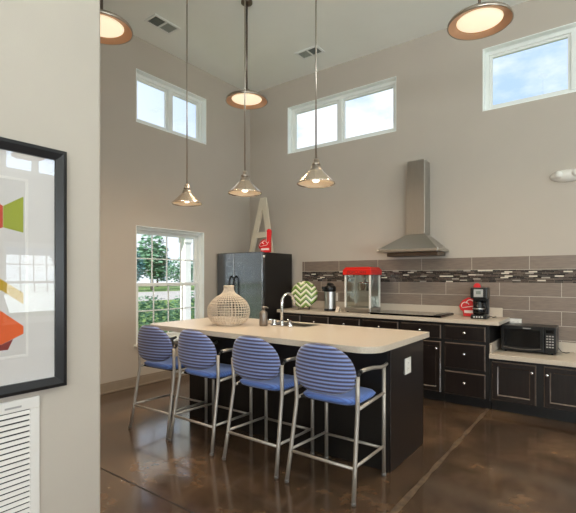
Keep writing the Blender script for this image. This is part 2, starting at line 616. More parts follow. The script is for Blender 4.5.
def holed(name, axis, w0, w1, a0, a1, holes, m):
    """wall slab between w0 and w1 on its normal axis, spanning a0..a1, with rectangular holes (a, a, z, z)"""
    mb = MB()
    ab = sorted({a0, a1} | {h[0] for h in holes} | {h[1] for h in holes})
    zb = sorted({0.0, ZC} | {h[2] for h in holes} | {h[3] for h in holes})
    for i in range(len(ab) - 1):
        j = 0
        while j < len(zb) - 1:
            def solid(k):
                ca, cz = (ab[i] + ab[i + 1]) / 2, (zb[k] + zb[k + 1]) / 2
                return not any(h[0] < ca < h[1] and h[2] < cz < h[3] for h in holes)
            if not solid(j):
                j += 1
                continue
            k = j
            while k + 1 < len(zb) - 1 and solid(k + 1):
                k += 1
            if axis == 'x':
                mb.box(w0, w1, ab[i], ab[i + 1], zb[j], zb[k + 1])
            else:
                mb.box(ab[i], ab[i + 1], w0, w1, zb[j], zb[k + 1])
            j = k + 1
    return struct(mb.build(name, m))

LC = (3.198, 4.378, 3.315, 3.988)      # left clerestory
LW = (3.198, 4.335, 0.52, 2.020)       # left double hung
BA = (-3.975, -2.210, 3.266, 3.985)    # back clerestories
BB = (-1.166, 0.60, 3.282, 4.005)
BC = (1.8, 3.56, 3.282, 4.005)
holed('wall_left', 'x', XL - T, XL, YF - T, YB + T, [LC, LW], M['wall'])
holed('wall_back', 'y', YB, YB + T, XL, XR, [BA, BB, BC], M['wall'])
RBIG = [(-0.6, 1.6, 0.5, 2.7), (-3.7, -1.5, 0.5, 2.7)]  # unseen big windows, added so fill light can enter
holed('wall_right', 'x', XR, XR + T, YF - T, YB + T, [LC, LW] + RBIG, M['wall'])
FH = [(0.75, 1.85, 0.4, 3.1), (2.35, 3.45, 0.4, 3.1), (3.65, 4.65, 0.4, 3.1)]  # unseen front windows, added and placed for the fill lights
holed('wall_front', 'y', YF - T, YF, XL, XR, FH, M['wall'])
# closet block whose side carries the framed picture
FGX, FGY = -2.05, 1.185
pts = [(XL + 0.002, YF + 0.002), (FGX, YF + 0.002)]
for i in range(7):
    a = R(i * 15)
    pts.append((FGX - 0.018 + 0.018 * math.cos(a), FGY - 0.018 + 0.018 * math.sin(a)))
pts.append((XL + 0.002, FGY))
struct(MB().prism(pts, 'z', 0.0005, ZC - 0.0005).build('wall_closet', M['wall']))

mb = MB()
mb.box(XL, XL + 0.014, FGY + 0.002, 4.52, 0.0, 0.105, 0.003)
mb.box(XL + 0.014, XL + 0.03, FGY + 0.002, 4.52, 0.0, 0.022, 0.004)
mb.box(XL, XL + 0.010, FGY + 0.002, 4.52, 0.105, 0.125, 0.003)
struct(mb.build('baseboard_left', M['baseboard']))
mb = MB()
mb.box(FGX, FGX + 0.014, YF + 0.01, 0.30, 0.0, 0.105, 0.003)
struct(mb.build('baseboard_closet', M['baseboard']))

# saw cuts in the slab
def joint(name, a, b, w, m):
    a, b = Vector(a), Vector(b)
    d = (b - a).normalized()
    n = Vector((-d.y, d.x)) * w / 2
    random.seed(3)
    L = (b - a).length
    k = max(2, int(L / 0.12))
    bm = MB()
    top = []
    for i in range(k + 1):
        p = a + d * (L * i / k)
        j = random.uniform(0.45, 1.35)
        top.append((p + n * j, p - n * j))
    for i in range(k):
        vs = [bm.bm.verts.new((q.x, q.y, 0.0012)) for q in (top[i][0], top[i][1], top[i + 1][1], top[i + 1][0])]
        bm.bm.faces.new(vs)
    o = bm.build(name, m)
    return struct(o)
joint('trim_1', (-1.0, -4.4), (-1.0, 4.84), 0.035, M['cut_light'])
joint('trim_2', (-4.70, 1.68), (4.7, 1.68), 0.012, M['cut_dark'])

# ------------------------------------------------------------------ windows
def window(idx, axis, w, out_dir, hole, style):
    """w: interior face coordinate of the wall, out_dir: +1/-1 outward"""
    a0, a1, z0, z1 = hole
    root = thing('window_%d' % idx, None, None)
    root['kind'] = 'structure'
    def bx(mb, A0, A1, d0, d1, Z0, Z1, bev=0.004):
        lo, hi = sorted((w + out_dir * d0, w + out_dir * d1))
        if axis == 'x': mb.box(lo, hi, A0, A1, Z0, Z1, bev)
        else: mb.box(A0, A1, lo, hi, Z0, Z1, bev)
    j = 0.012
    mb = MB()
    bx(mb, a0, a0 + j, 0.001, T, z0, z1, 0.002); bx(mb, a1 - j, a1, 0.001, T, z0, z1, 0.002)
    bx(mb, a0, a1, 0.001, T, z1 - j, z1, 0.002); bx(mb, a0, a1, 0.001, T, z0, z0 + j, 0.002)
    mb.build('jamb', M['jamb'], root)
    def ring(mb, A0, A1, Z0, Z1, wd, d0, d1):
        bx(mb, A0, A0 + wd, d0, d1, Z0, Z1); bx(mb, A1 - wd, A1, d0, d1, Z0, Z1)
        bx(mb, A0 + wd, A1 - wd, d0, d1, Z1 - wd, Z1); bx(mb, A0 + wd, A1 - wd, d0, d1, Z0, Z0 + wd)
    A0, A1, Z0, Z1 = a0 + j, a1 - j, z0 + j, z1 - j
    if style == 'clerestory':
        mb = MB(); ring(mb, A0, A1, Z0, Z1, 0.045, 0.085, 0.15); mb.build('frame', M['white'], root)
        c = (A0 + A1) / 2
        mb = MB(); bx(mb, c - 0.03, c + 0.03, 0.08, 0.15, Z0 + 0.045, Z1 - 0.045); mb.build('mullion', M['white'], root)
        for s0, s1 in ((A0 + 0.045, c - 0.03), (c + 0.03, A1 - 0.045)):
            mb = MB(); ring(mb, s0, s1, Z0 + 0.045, Z1 - 0.045, 0.03, 0.10, 0.14)
            s = mb.build('sash', M['white'], root)
            mb = MB(); bx(mb, s0 + 0.028, s1 - 0.028, 0.118, 0.122, Z0 + 0.073, Z1 - 0.073, 0); mb.build('glass_pane', M['glass'], s)
    elif style == 'hung':
        mb = MB(); ring(mb, A0, A1, Z0, Z1, 0.035, 0.07, 0.15); mb.build('frame', M['white'], root)
        mid = Z0 + (Z1 - Z0) * 0.50
        for (q0, q1, d0, d1) in ((mid - 0.02, Z1 - 0.035, 0.115, 0.145), (Z0 + 0.035, mid + 0.02, 0.08, 0.112)):
            mb = MB(); ring(mb, A0 + 0.035, A1 - 0.035, q0, q1, 0.042, d0, d1)
            s = mb.build('sash', M['white'], root)
            g0, g1, h0, h1 = A0 + 0.077, A1 - 0.077, q0 + 0.042, q1 - 0.042
            dm = (d0 + d1) / 2
            mb = MB(); bx(mb, g0 - 0.004, g1 + 0.004, dm - 0.002, dm + 0.002, h0 - 0.004, h1 + 0.004, 0); mb.build('glass_pane', M['glass'], s)
            mb = MB()
            for k in (1, 2, 3):
                a = g0 + (g1 - g0) * k / 4
                bx(mb, a - 0.008, a + 0.008, dm - 0.007, dm + 0.007, h0, h1, 0.002)
            hm = (h0 + h1) / 2
            bx(mb, g0, g1, dm - 0.0069, dm + 0.0069, hm - 0.008, hm + 0.008, 0.002)
            mb.build('muntin', M['white'], s)
        mb = MB(); bx(mb, a0 - 0.03, a1 + 0.03, -0.035, 0.07, z0 - 0.022, z0 + 0.004, 0.004); mb.build('sill', M['jamb'], root)
    else:
        mb = MB(); ring(mb, A0, A1, Z0, Z1, 0.05, 0.06, 0.13); mb.build('frame', M['white'], root)
        mb = MB(); bx(mb, A0 + 0.048, A1 - 0.048, 0.09, 0.094, Z0 + 0.048, Z1 - 0.048, 0); mb.build('glass_pane', M['glass'], root)
    return root
window(1, 'x', XL, -1, LC, 'clerestory')
window(2, 'x', XL, -1, LW, 'hung')
window(3, 'y', YB, 1, BA, 'clerestory')
window(4, 'y', YB, 1, BB, 'clerestory')
window(5, 'y', YB, 1, BC, 'clerestory')
window(6, 'x', XR, 1, LC, 'clerestory')
window(7, 'x', XR, 1, LW, 'hung')
for i, h in enumerate(RBIG):
    window(8 + i, 'x', XR, 1, h, 'plain')
for i, h in enumerate(FH):
    window(10 + i, 'y', YF, -1, h, 'plain')

# ------------------------------------------------------------------ backsplash
SX0, SX1, SO = -3.688 + 0.689, 3.0, 0.446
bs = thing('tile_backsplash', 'grey-brown tiled backsplash with a dark mosaic strip above the counters', 'backsplash', (-0.689, YB, 1.004))
# local z is measured so that tile courses fall on multiples of the course height
MB().box(SX0, SX1, -0.010, -0.0005, -0.50, 0.303).build('tile_field', M['tile'], bs)
top = MB().box(SX0, SX1, -0.010, -0.0005, 0.0, 0.148).build('tile_course', M['tile'], bs)
top.location = (0, 0, SO)
mo = MB().box(SX0, SX1, -0.012, -0.0005, 0.0, 0.143).build('mosaic_band', M['mosaic'], bs)
mo.location = (0, 0, 0.303)

# ------------------------------------------------------------------ wall cabinets run (base units)
CF = 4.78     # carcass front
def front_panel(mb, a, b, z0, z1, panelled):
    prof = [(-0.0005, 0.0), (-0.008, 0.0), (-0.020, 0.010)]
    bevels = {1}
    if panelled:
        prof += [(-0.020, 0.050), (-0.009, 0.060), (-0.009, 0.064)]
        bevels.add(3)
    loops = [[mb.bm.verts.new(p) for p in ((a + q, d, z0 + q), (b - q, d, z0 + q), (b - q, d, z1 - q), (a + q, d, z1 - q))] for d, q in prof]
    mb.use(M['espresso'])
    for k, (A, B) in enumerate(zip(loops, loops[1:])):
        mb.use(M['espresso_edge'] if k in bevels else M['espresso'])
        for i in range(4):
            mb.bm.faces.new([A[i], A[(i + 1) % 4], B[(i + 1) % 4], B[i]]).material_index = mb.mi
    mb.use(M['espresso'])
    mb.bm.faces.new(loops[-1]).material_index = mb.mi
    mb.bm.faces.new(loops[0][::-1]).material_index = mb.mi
def cabinet(label, x0, x1, h, fronts, group, end=False):
    """fronts: list of (kind, x0, x1, z0, z1, knob)"""
    root = thing('base_cabinet', label, 'cabinet', ((x0 + x1) / 2, CF, 0), 0, group)
    cx = (x0 + x1) / 2
    mb = MB()
    mb.box(x0 - cx, x1 - cx, 0.0, YB - CF - 0.014, 0.095, h)
    mb.box(x0 - cx + 0.002, x1 - cx - 0.002, 0.07, YB - CF - 0.016, 0.0, 0.095)
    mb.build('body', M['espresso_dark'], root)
    for (kind, a, b, z0, z1, kn) in fronts:
        a -= cx; b -= cx
        mb = MB()
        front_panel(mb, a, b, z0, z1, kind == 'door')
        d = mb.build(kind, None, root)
        if kn:
            k = MB()
            k.lathe([(0.0055, 0), (0.0055, 0.014), (0.015, 0.019), (0.016, 0.025), (0.010, 0.030), (0, 0.031)], 16,
                    mtx=Matrix.Translation((kn[0] - cx, -0.020, kn[1])) @ Matrix.Rotation(R(90), 4, 'X'))
            tag(k.build('knob', M['chrome'], d), 'round silver knob')
    return root
CT = 0.878  # top of tall carcass
G1 = 'dark base cabinets along the back wall'
units = [(-3.70, -3.32), (-3.32, -2.875), (-2.875, -2.430), (-2.430, -1.934), (-1.934, -1.445)]
labs = ['dark base cabinet nearest the refrigerator', 'dark base cabinet under the insulated coffee dispenser',
        'dark base cabinet under the popcorn machine', 'dark base cabinet under the left of the range hood',
        'dark base cabinet with one drawer over a door, left of the drawer stack']
for (a, b), l in zip(units, labs):
    kx = b - 0.06
    cabinet(l, a, b, CT, [('drawer', a + 0.018, b - 0.018, 0.698, 0.850, ((a + b) / 2, 0.778)),
                          ('door', a + 0.018, b - 0.018, 0.115, 0.667, (kx, 0.59))], G1)
a, b = -1.445, -0.976
cabinet('dark base cabinet with three stacked drawers, right end of tall run', a, b, CT,
        [('drawer', a + 0.022, b - 0.036, 0.698, 0.850, (-1.215, 0.780)),
         ('drawer', a + 0.022, b - 0.036, 0.394, 0.667, (-1.215, 0.555)),
         ('drawer', a + 0.022, b - 0.036, 0.112, 0.362, (-1.215, 0.252))], G1)
LT = 0.540
cabinet('low dark two-door cabinet under the microwave', -0.972, -0.03, LT,
        [('door', -0.950, -0.557, 0.122, 0.514, (-0.590, 0.440)), ('door', -0.494, -0.10, 0.122, 0.514, (-0.463, 0.435))], 'low dark cabinets beside the tall run')
# countertops
ct = thing('back_countertop', 'beige laminate countertop on the tall dark cabinets along back wall', 'countertop', (-2.3, 5.03, CT))
mb = MB().prism(rrect(-3.715 + 2.3, -0.878 + 2.3, 4.74 - 5.03, YB - 0.013 - 5.03, (0.02, 0, 0, 0)), 'z', 0.0005, 0.042, 0.004)
mb.build('slab', M['laminate'], ct)
MB().box(-3.715 + 2.3, -0.950 + 2.3, YB - 0.031 - 5.03, YB - 0.0125 - 5.03, 0.0425, 0.144, 0.003).build('splash_strip', M['laminate'], ct)
lt = thing('low_countertop', 'lower beige laminate countertop holding the microwave', 'countertop', (-0.5, 5.03, LT))
MB().box(-0.972 + 0.5, 0.5, 4.74 - 5.03, YB - 0.013 - 5.03, 0.0005, 0.048, 0.004).build('slab', M['laminate'], lt)
MB().box(-0.972 + 0.5, 0.5, YB - 0.031 - 5.03, YB - 0.0125 - 5.03, 0.0485, 0.150, 0.003).build('splash_strip', M['laminate'], lt)
MB().box(-0.972 + 0.5, -0.953 + 0.5, 4.77 - 5.03, YB - 0.032 - 5.03, 0.0485, 0.150, 0.003).build('side_splash', M['laminate'], lt)

# ------------------------------------------------------------------ island
IX0, IX1, IY0, IY1 = -3.33, -1.22, 2.847, 3.512
ICX, ICY = -2.40, 3.05
SKX0, SKX1, SKY0, SKY1 = -2.66, -2.20, 3.225, 3.47
isl = thing('island_cabinet', 'dark wood island cabinet standing on the concrete floor', 'cabinet', (ICX, ICY, 0))
def ibox(mb, x0, x1, y0, y1, z0, z1, bev=0):
    return mb.box(x0 - ICX, x1 - ICX, y0 - ICY, y1 - ICY, z0, z1, bev)
mb = MB()
g = 0.02
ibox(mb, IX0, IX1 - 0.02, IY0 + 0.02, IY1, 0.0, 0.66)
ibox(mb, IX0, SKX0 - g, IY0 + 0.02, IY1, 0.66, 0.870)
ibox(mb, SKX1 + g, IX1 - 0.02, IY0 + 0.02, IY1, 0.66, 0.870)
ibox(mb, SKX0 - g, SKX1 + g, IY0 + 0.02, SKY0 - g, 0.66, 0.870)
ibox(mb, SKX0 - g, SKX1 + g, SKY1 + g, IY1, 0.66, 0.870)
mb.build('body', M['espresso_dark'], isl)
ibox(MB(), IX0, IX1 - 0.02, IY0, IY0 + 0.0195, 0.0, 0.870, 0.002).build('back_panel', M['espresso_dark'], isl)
ibox(MB(), IX1 - 0.0195, IX1, IY0, IY1, 0.0, 0.870, 0.003).build('end_panel', M['espresso'], isl)
for k in range(4):
    a = IX0 + 0.03 + k * 0.51
    d = ibox(MB(), a + 0.01, a + 0.49, IY1 + 0.0005, IY1 + 0.02, 0.11, 0.84, 0.004).build('door', M['espresso'], isl)
    kk = MB().lathe([(0.0055, 0), (0.0055, 0.014), (0.015, 0.019), (0.016, 0.025), (0.010, 0.030), (0, 0.031)], 12,
                    mtx=Matrix.Translation((a + 0.44 - ICX, IY1 + 0.02 - ICY, 0.74)) @ Matrix.Rotation(R(-90), 4, 'X'))
    kk.build('knob', M['chrome'], d)
def slab_with_hole(outer, hole, z0, z1, ease=0.005):
    mb = MB()
    bm = mb.bm
    def cap(z):
        es = []
        for loop in (outer, hole):
            vs = [bm.verts.new((p[0], p[1], z)) for p in loop]
            es += [bm.edges.new((vs[i], vs[(i + 1) % len(vs)])) for i in range(len(vs))]
        return es
    bmesh.ops.triangle_fill(bm, use_beauty=True, use_dissolve=True, edges=cap(z1), normal=(0, 0, 1))
    bmesh.ops.triangle_fill(bm, use_beauty=True, use_dissolve=True, edges=cap(z0), normal=(0, 0, -1))
    for loop in (outer, hole):
        n = len(loop)
        for i in range(n):
            p, q = loop[i], loop[(i + 1) % n]
            bm.faces.new([bm.verts.new(v) for v in ((p[0], p[1], z0), (q[0], q[1], z0), (q[0], q[1], z1), (p[0], p[1], z1))])
    bmesh.ops.remove_doubles(bm, verts=bm.verts[:], dist=1e-5)
    return mb
io = slab_with_hole(rrect(-3.605 - ICX, -1.188 - ICX, 2.530 - ICY, 3.575 - ICY, (0.15, 0.012, 0.012, 0.12), 10),
                    rrect(SKX0 - ICX, SKX1 - ICX, SKY0 - ICY, SKY1 - ICY, (0.02,) * 4, 4), 0.0, 0.042).build('island_countertop', M['laminate'])
io.location = (ICX, ICY, 0.8725)
tag(io, 'long beige island countertop with rounded corners over the dark cabinet', 'countertop')
# sink
sk = thing('sink', 'steel sink basin let into the island countertop', 'sink', ((SKX0 + SKX1) / 2, (SKY0 + SKY1) / 2, 0.9145))
hx, hy = (SKX1 - SKX0) / 2 - 0.0015, (SKY1 - SKY0) / 2 - 0.0015
mb = MB()
w = 0.006
mb.box(-hx, hx, -hy, -hy + w, -0.21, 0); mb.box(-hx, hx, hy - w, hy, -0.21, 0)
mb.box(-hx, -hx + w, -hy + w, hy - w, -0.21, 0); mb.box(hx - w, hx, -hy + w, hy - w, -0.21, 0)
mb.box(-hx + w, hx - w, -hy + w, hy - w, -0.21, -0.204)
mb.build('basin', M['steel'], sk)
mb = MB()
q = 0.012
mb.box(-hx - q, hx + q, -hy - q, -hy + w, 0.0005, 0.003, 0.001); mb.box(-hx - q, hx + q, hy - w, hy + q, 0.0005, 0.003, 0.001)
mb.box(-hx - q, -hx + w, -hy + w, hy - w, 0.0005, 0.003, 0.001); mb.box(hx - w, hx + q, -hy + w, hy - w, 0.0005, 0.003, 0.001)
mb.build('rim', M['steel'], sk)
MB().lathe([(0, 0), (0.03, 0.0), (0.03, 0.004), (0.0, 0.005)], 20, center=(0, 0, -0.2035)).build('drain', M['chrome'], sk)
# faucet
ft = thing('kitchen_faucet', 'chrome gooseneck faucet with two lever handles behind island sink', 'faucet', (-2.42, 3.165, 0.915))
MB().prism(rrect(-0.13, 0.13, -0.026, 0.026, (0.025,) * 4), 'z', 0.0, 0.012, 0.002).build('base_plate', M['chrome'], ft)
mb = MB()
mb.lathe([(0.026, 0.012), (0.024, 0.03), (0.016, 0.05)], 20)
arc = [(0, 0, 0.03), (0, 0, 0.14), (0, 0, 0.21)]
for i in range(1, 13):
    a = R(180 - i * 15)
    arc.append((0.012 * (1 + math.cos(a)), 0.08 * (1 + math.cos(a)), 0.215 + 0.082 * math.sin(a)))
arc.append((0.025, 0.164, 0.185))
mb.tube(arc, 0.0135, 12)
mb.build('spout', M['chrome'], ft)
for s in (-1, 1):
    mb = MB()
    mb.lathe([(0.026, 0.012), (0.024, 0.035), (0.020, 0.045), (0.020, 0.056), (0, 0.058)], 18, center=(s * 0.09, 0, 0))
    mb.tube([(s * 0.09, 0, 0.05), (s * 0.115, -0.02, 0.055), (s * 0.125, -0.045, 0.056)], [0.011, 0.010, 0.008], 10)
    mb.build('handle', M['chrome'], ft)
# soap bottle
sp = thing('soap_dispenser', 'grey pewter soap dispenser bottle left of the faucet', 'soap dispenser', (-2.575, 3.085, 0.915))
MB().lathe([(0, 0), (0.036, 0), (0.039, 0.006), (0.039, 0.112), (0.034, 0.128), (0.018, 0.14), (0.015, 0.148), (0, 0.148)], 24).build('bottle', M['soap'], sp)
mb = MB()
mb.lathe([(0.012, 0.148), (0.014, 0.160), (0.019, 0.162), (0.019, 0.180), (0, 0.184)], 16)
mb.tube([(0, 0, 0.172), (0.03, 0.012, 0.174), (0.044, 0.018, 0.166)], 0.007, 8)
mb.build('pump', M['soap'], sp)
# openwork vase
def lattice_vase():
    root = thing('lattice_vase', 'large pale openwork lattice vase with narrow neck on the island', 'vase', (-2.905, 2.965, 0.9146))
    prof = [(0.115, 0.0), (0.152, 0.02), (0.183, 0.055), (0.198, 0.10), (0.198, 0.14), (0.186, 0.185), (0.158, 0.225), (0.115, 0.260), (0.076, 0.285), (0.056, 0.306), (0.047, 0.33), (0.046, 0.362)]
    def at(t):
        t = t * (len(prof) - 1)
        i = min(int(t), len(prof) - 2)
        u = t - i
        p = [prof[max(i - 1, 0)], prof[i], prof[i + 1], prof[min(i + 2, len(prof) - 1)]]
        return tuple(0.5 * (2 * p[1][k] + (p[2][k] - p[0][k]) * u + (2 * p[0][k] - 5 * p[1][k] + 4 * p[2][k] - p[3][k]) * u * u + (3 * p[1][k] - p[0][k] - 3 * p[2][k] + p[3][k]) * u ** 3) for k in (0, 1))
    mb = MB()
    nr = 21
    for i in range(nr):
        r, z = at(i / (nr - 1))
        mb.tube([(r * math.cos(2 * math.pi * k / 40), r * math.sin(2 * math.pi * k / 40), z + 0.005) for k in range(40)], 0.0030, 5, closed=True)
    ns = 38
    for k in range(ns):
        a = 2 * math.pi * k / ns
        mb.tube([(at(j / 24)[0] * math.cos(a), at(j / 24)[0] * math.sin(a), at(j / 24)[1] + 0.005) for j in range(25)], 0.0030, 5)
    mb.build('body', M['rattan'], root)
    MB().lathe([(0.040, 0.360), (0.050, 0.360), (0.052, 0.368), (0.048, 0.374), (0.041, 0.372), (0.040, 0.360)], 24).build('rim', M['rattan'], root)
    MB().lathe([(0, 0), (0.118, 0), (0.122, 0.006), (0.116, 0.011), (0, 0.011)], 32).build('base', M['rattan'], root)
lattice_vase()
# outlet plates
def outlet(label, loc, rz, w=0.075, h=0.118):
    o = thing('outlet', label, 'outlet', loc, rz)
    MB().box(-w / 2, w / 2, -0.006, -0.0003, -h / 2, h / 2, 0.002).build('plate', M['plastic_white'], o)
    sgn = (0, 1) if h >= w else (1, 0)
    for s in (-1, 1):
        cx, cz = sgn[0] * s * 0.021, sgn[1] * s * 0.021
        mb = MB().use(M['plastic_white']).box(cx - 0.014, cx + 0.014, -0.0085, -0.0062, cz - 0.014, cz + 0.014, 0.002)
        mb.use(M['tip']).box(cx - 0.006, cx - 0.004, -0.0088, -0.0086, cz - 0.004, cz + 0.006)
        mb.box(cx + 0.004, cx + 0.006, -0.0088, -0.0086, cz - 0.004, cz + 0.006)
        mb.build('socket', None, o)
outlet('white outlet on the dark end panel of the island', (IX1 + 0.0003, 3.162, 0.699), R(90), 0.118, 0.12)
outlet('white outlet on the backsplash above the microwave', (-0.82, YB - 0.0103, 0.872), 0, 0.118, 0.075)
outlet('beige outlet on the backsplash between green plate and coffee dispenser', (-3.11, YB - 0.0103, 1.088), 0)

# ------------------------------------------------------------------ bar stools
def stool(label):
    g = 'blue bar stools along the island'
    root = thing('bar_stool', label, 'bar stool', (0, 0, 0), 0, g)
    rr = 0.0135
    for s in (-1, 1):
        MB().tube([(s * .249, -.237, 0.012), (s * .241, -.205, 0.2), (s * .231, -.156, .50), (s * .230, -.150, .545), (s * .231, -.151, .60), (s * .2355, -.158, .755)], rr, 12).build('rear_leg', M['frame_metal'], root)
        MB().tube([(s * .231, .237, 0.012), (s * .231, .237, .745)], rr, 12).build('front_leg', M['frame_metal'], root)
        ar = MB().tube([(s * .236, -.118, .780), (s * .236, -.06, .782), (s * .234, .05, .776), (s * .232, .19, .757), (s * .231, .25, .757), (s * .231, .285, .766)], 0.0125, 12).build('armrest', M['frame_metal'], root)
        MB().tube([(s * .236, -.136, .780), (s * .236, -.116, .780)], 0.0135, 12).build('end_cap', M['tip'], ar)
        MB().tube([(s * .2355, -.158, .745), (s * .236, -.126, .777)], 0.009, 8).build('arm_bracket', M['tip'], root)
        MB().tube([(s * .231, -.15, .548), (s * .231, .237, .572)], 0.011, 10).build('seat_rail', M['frame_metal'], root)
        MB().tube([(s * .240, -.201, .215), (s * .231, .237, .205)], 0.010, 10).build('stretcher', M['frame_metal'], root)
        for (x, y) in ((s * .2495, -.238), (s * .231, .237)):
            MB().lathe([(0, 0), (0.015, 0), (0.0155, 0.012), (0.0155, 0.02), (0, 0.02)], 14, center=(x, y, 0.0005)).build('foot_glide', M['glide'], root)
    MB().tube([(-.241, -.204, .203), (.241, -.204, .203)], 0.010, 10).build('stretcher', M['frame_metal'], root)
    MB().tube([(-.231, .237, .190), (.231, .237, .190)], 0.010, 10).build('stretcher', M['frame_metal'], root)
    # seat cushion: superellipse slab, crowned, waterfall front
    def sup(a, p, ax, ay):
        c, s = math.cos(a), math.sin(a)
        return ax * math.copysign(abs(c) ** (2 / p), c), ay * math.copysign(abs(s) ** (2 / p), s)
    mb = MB()
    def seat_pt(u, v):
        a = 2 * math.pi * u
        # v 0..1 : top centre -> rim -> bottom centre
        if v < 0.5:
            rr_ = min(1, v / 0.5); k = rr_
            z = 0.588 + 0.022 * math.sqrt(max(0, 1 - k ** 5)) - 0.004
        else:
            k = max(0, (1 - v) / 0.5)
            z = 0.580 - 0.034 * math.sqrt(max(0, 1 - k ** 6))
        x, y = sup(a, 4.2, 0.214 * k, 0.205 * k)
        y += 0.030
        z += -0.02 * max(0, (y - 0.16) / 0.1) ** 2 + 0.012 * max(0, -(y + 0.10) / 0.1)
        return Vector((x, y, z))
    mb.grid(seat_pt, 48, 24)
    mb.build('seat', M['seat_fabric'], root)
    MB().box(-.22, .22, -.12, .19, .545, .562, 0.005).build('seat_pan', M['tip'], root)
    # back: curved shield
    mb = MB()
    def back_pt(u, v):
        a = 2 * math.pi * u
        if v < 0.5:
            k = v / 0.5; side = -1
        else:
            k = (1 - v) / 0.5; side = 1
        x, z = sup(a, 2.35, 0.231 * k, 1.0 * k)
        z = 0.735 + (z * 0.215 if z > 0 else z * 0.108)
        th = 0.024 * (max(0, 1 - k ** 5)) ** 0.5
        y = -0.220 + 0.058 * (abs(x) / 0.231) ** 2.2 + side * th - 0.06 * (z - 0.735)
        return Vector((x, y, z))
    mb.grid(back_pt, 56, 24)
    mb.build('backrest', M['back_fabric'], root)
    for s in (-1, 1):
        MB().tube([(s * .235, -.157, .735), (s * .205, -.175, .735)], 0.008, 8).build('back_bracket', M['tip'], root)
    return root
st = stool('blue banded bar stool nearest the left window, first in the row')
st.location = (-3.24, 2.535, 0); st.rotation_euler.z = R(3)
spots = [((-2.692, 2.545), 0, 'second blue banded bar stool counting from the left window'),
         ((-2.06, 2.543), 0, 'third blue banded bar stool counting from the left window'),
         ((-1.472, 2.543), 0, 'blue banded bar stool nearest the camera, at the rounded island corner')]
for (p, a, l) in spots:
    c = copy_tree(st)
    c.location = (p[0], p[1], 0)
    c.rotation_euler.z = R(a)
    c['label'] = l

# ------------------------------------------------------------------ refrigerator and what stands on it
fr = thing('refrigerator', 'black side by side refrigerator in the corner of the room', 'refrigerator', (-4.262, 4.55, 0))
FW = 0.440
MB().box(-FW, FW, 0.065, 0.70, 0.02, 1.715, 0.006).build('body', M['fridge_side'], fr)
MB().box(-FW + 0.02, FW - 0.02, 0.02, 0.6, 0.0, 0.05).build('kick_plate', M['black'], fr)
split = -0.09
for (a, b, s) in ((-FW, split - 0.003, 1), (split + 0.003, FW, -1)):
    d = MB().box(a, b, 0.0, 0.060, 0.07, 1.722, 0.012, 3).build('door', M['fridge'], fr)
    hx = (b - 0.04) if s == 1 else (a + 0.04)
    MB().tube([(hx, 0.0, 1.38), (hx, -0.035, 1.36), (hx, -0.052, 1.30), (hx, -0.055, 1.05), (hx, -0.052, 0.62), (hx, -0.035, 0.56), (hx, 0.0, 0.54)], 0.014, 10).build('handle', M['black_gloss'], d)
mg = MB().lathe([(0, 0), (0.016, 0), (0.018, 0.004), (0.018, 0.012), (0.012, 0.016), (0, 0.016)], 16, mtx=Matrix.Rotation(R(90), 4, 'Y')).build('fridge_magnet', M['plastic_white'])
mg.location = (-3.8215, 4.580, 1.655)
tag(mg, 'small round white magnet on the side of the refrigerator near its top', 'magnet')

def letter_a():
    root = thing('letter_sign', 'tall cream capital letter leaning on the wall atop the refrigerator', 'decorative letter', (-4.228, 4.99, 1.7180))
    root.rotation_euler = (R(-4), 0, 0)
    H, W, w = 0.865, 0.240, 0.085
    th = 0.035
    mb = MB()
    # left leg, right leg, crossbar, feet
    lean = W - 0.05
    mb.prism([(-W, 0), (-W + w, 0), (0.035, H), (-0.055, H)], 'y', 0, th)
    mb.prism([(W - w, 0), (W, 0), (0.055, H), (-0.035, H)], 'y', 0.0004, th - 0.0004)
    mb.prism([(-0.17, 0.25), (0.17, 0.25), (0.15, 0.335), (-0.15, 0.335)], 'y', 0.0008, th - 0.0008)
    mb.prism([(-W - 0.03, 0), (-W + w + 0.03, 0), (-W + w + 0.02, 0.022), (-W - 0.02, 0.022)], 'y', -0.0004, th + 0.0004)
    mb.prism([(W - w - 0.03, 0), (W + 0.03, 0), (W + 0.02, 0.022), (W - w - 0.02, 0.022)], 'y', -0.0004, th + 0.0004)
    mb.build('letter', M['cream'], root)
letter_a()
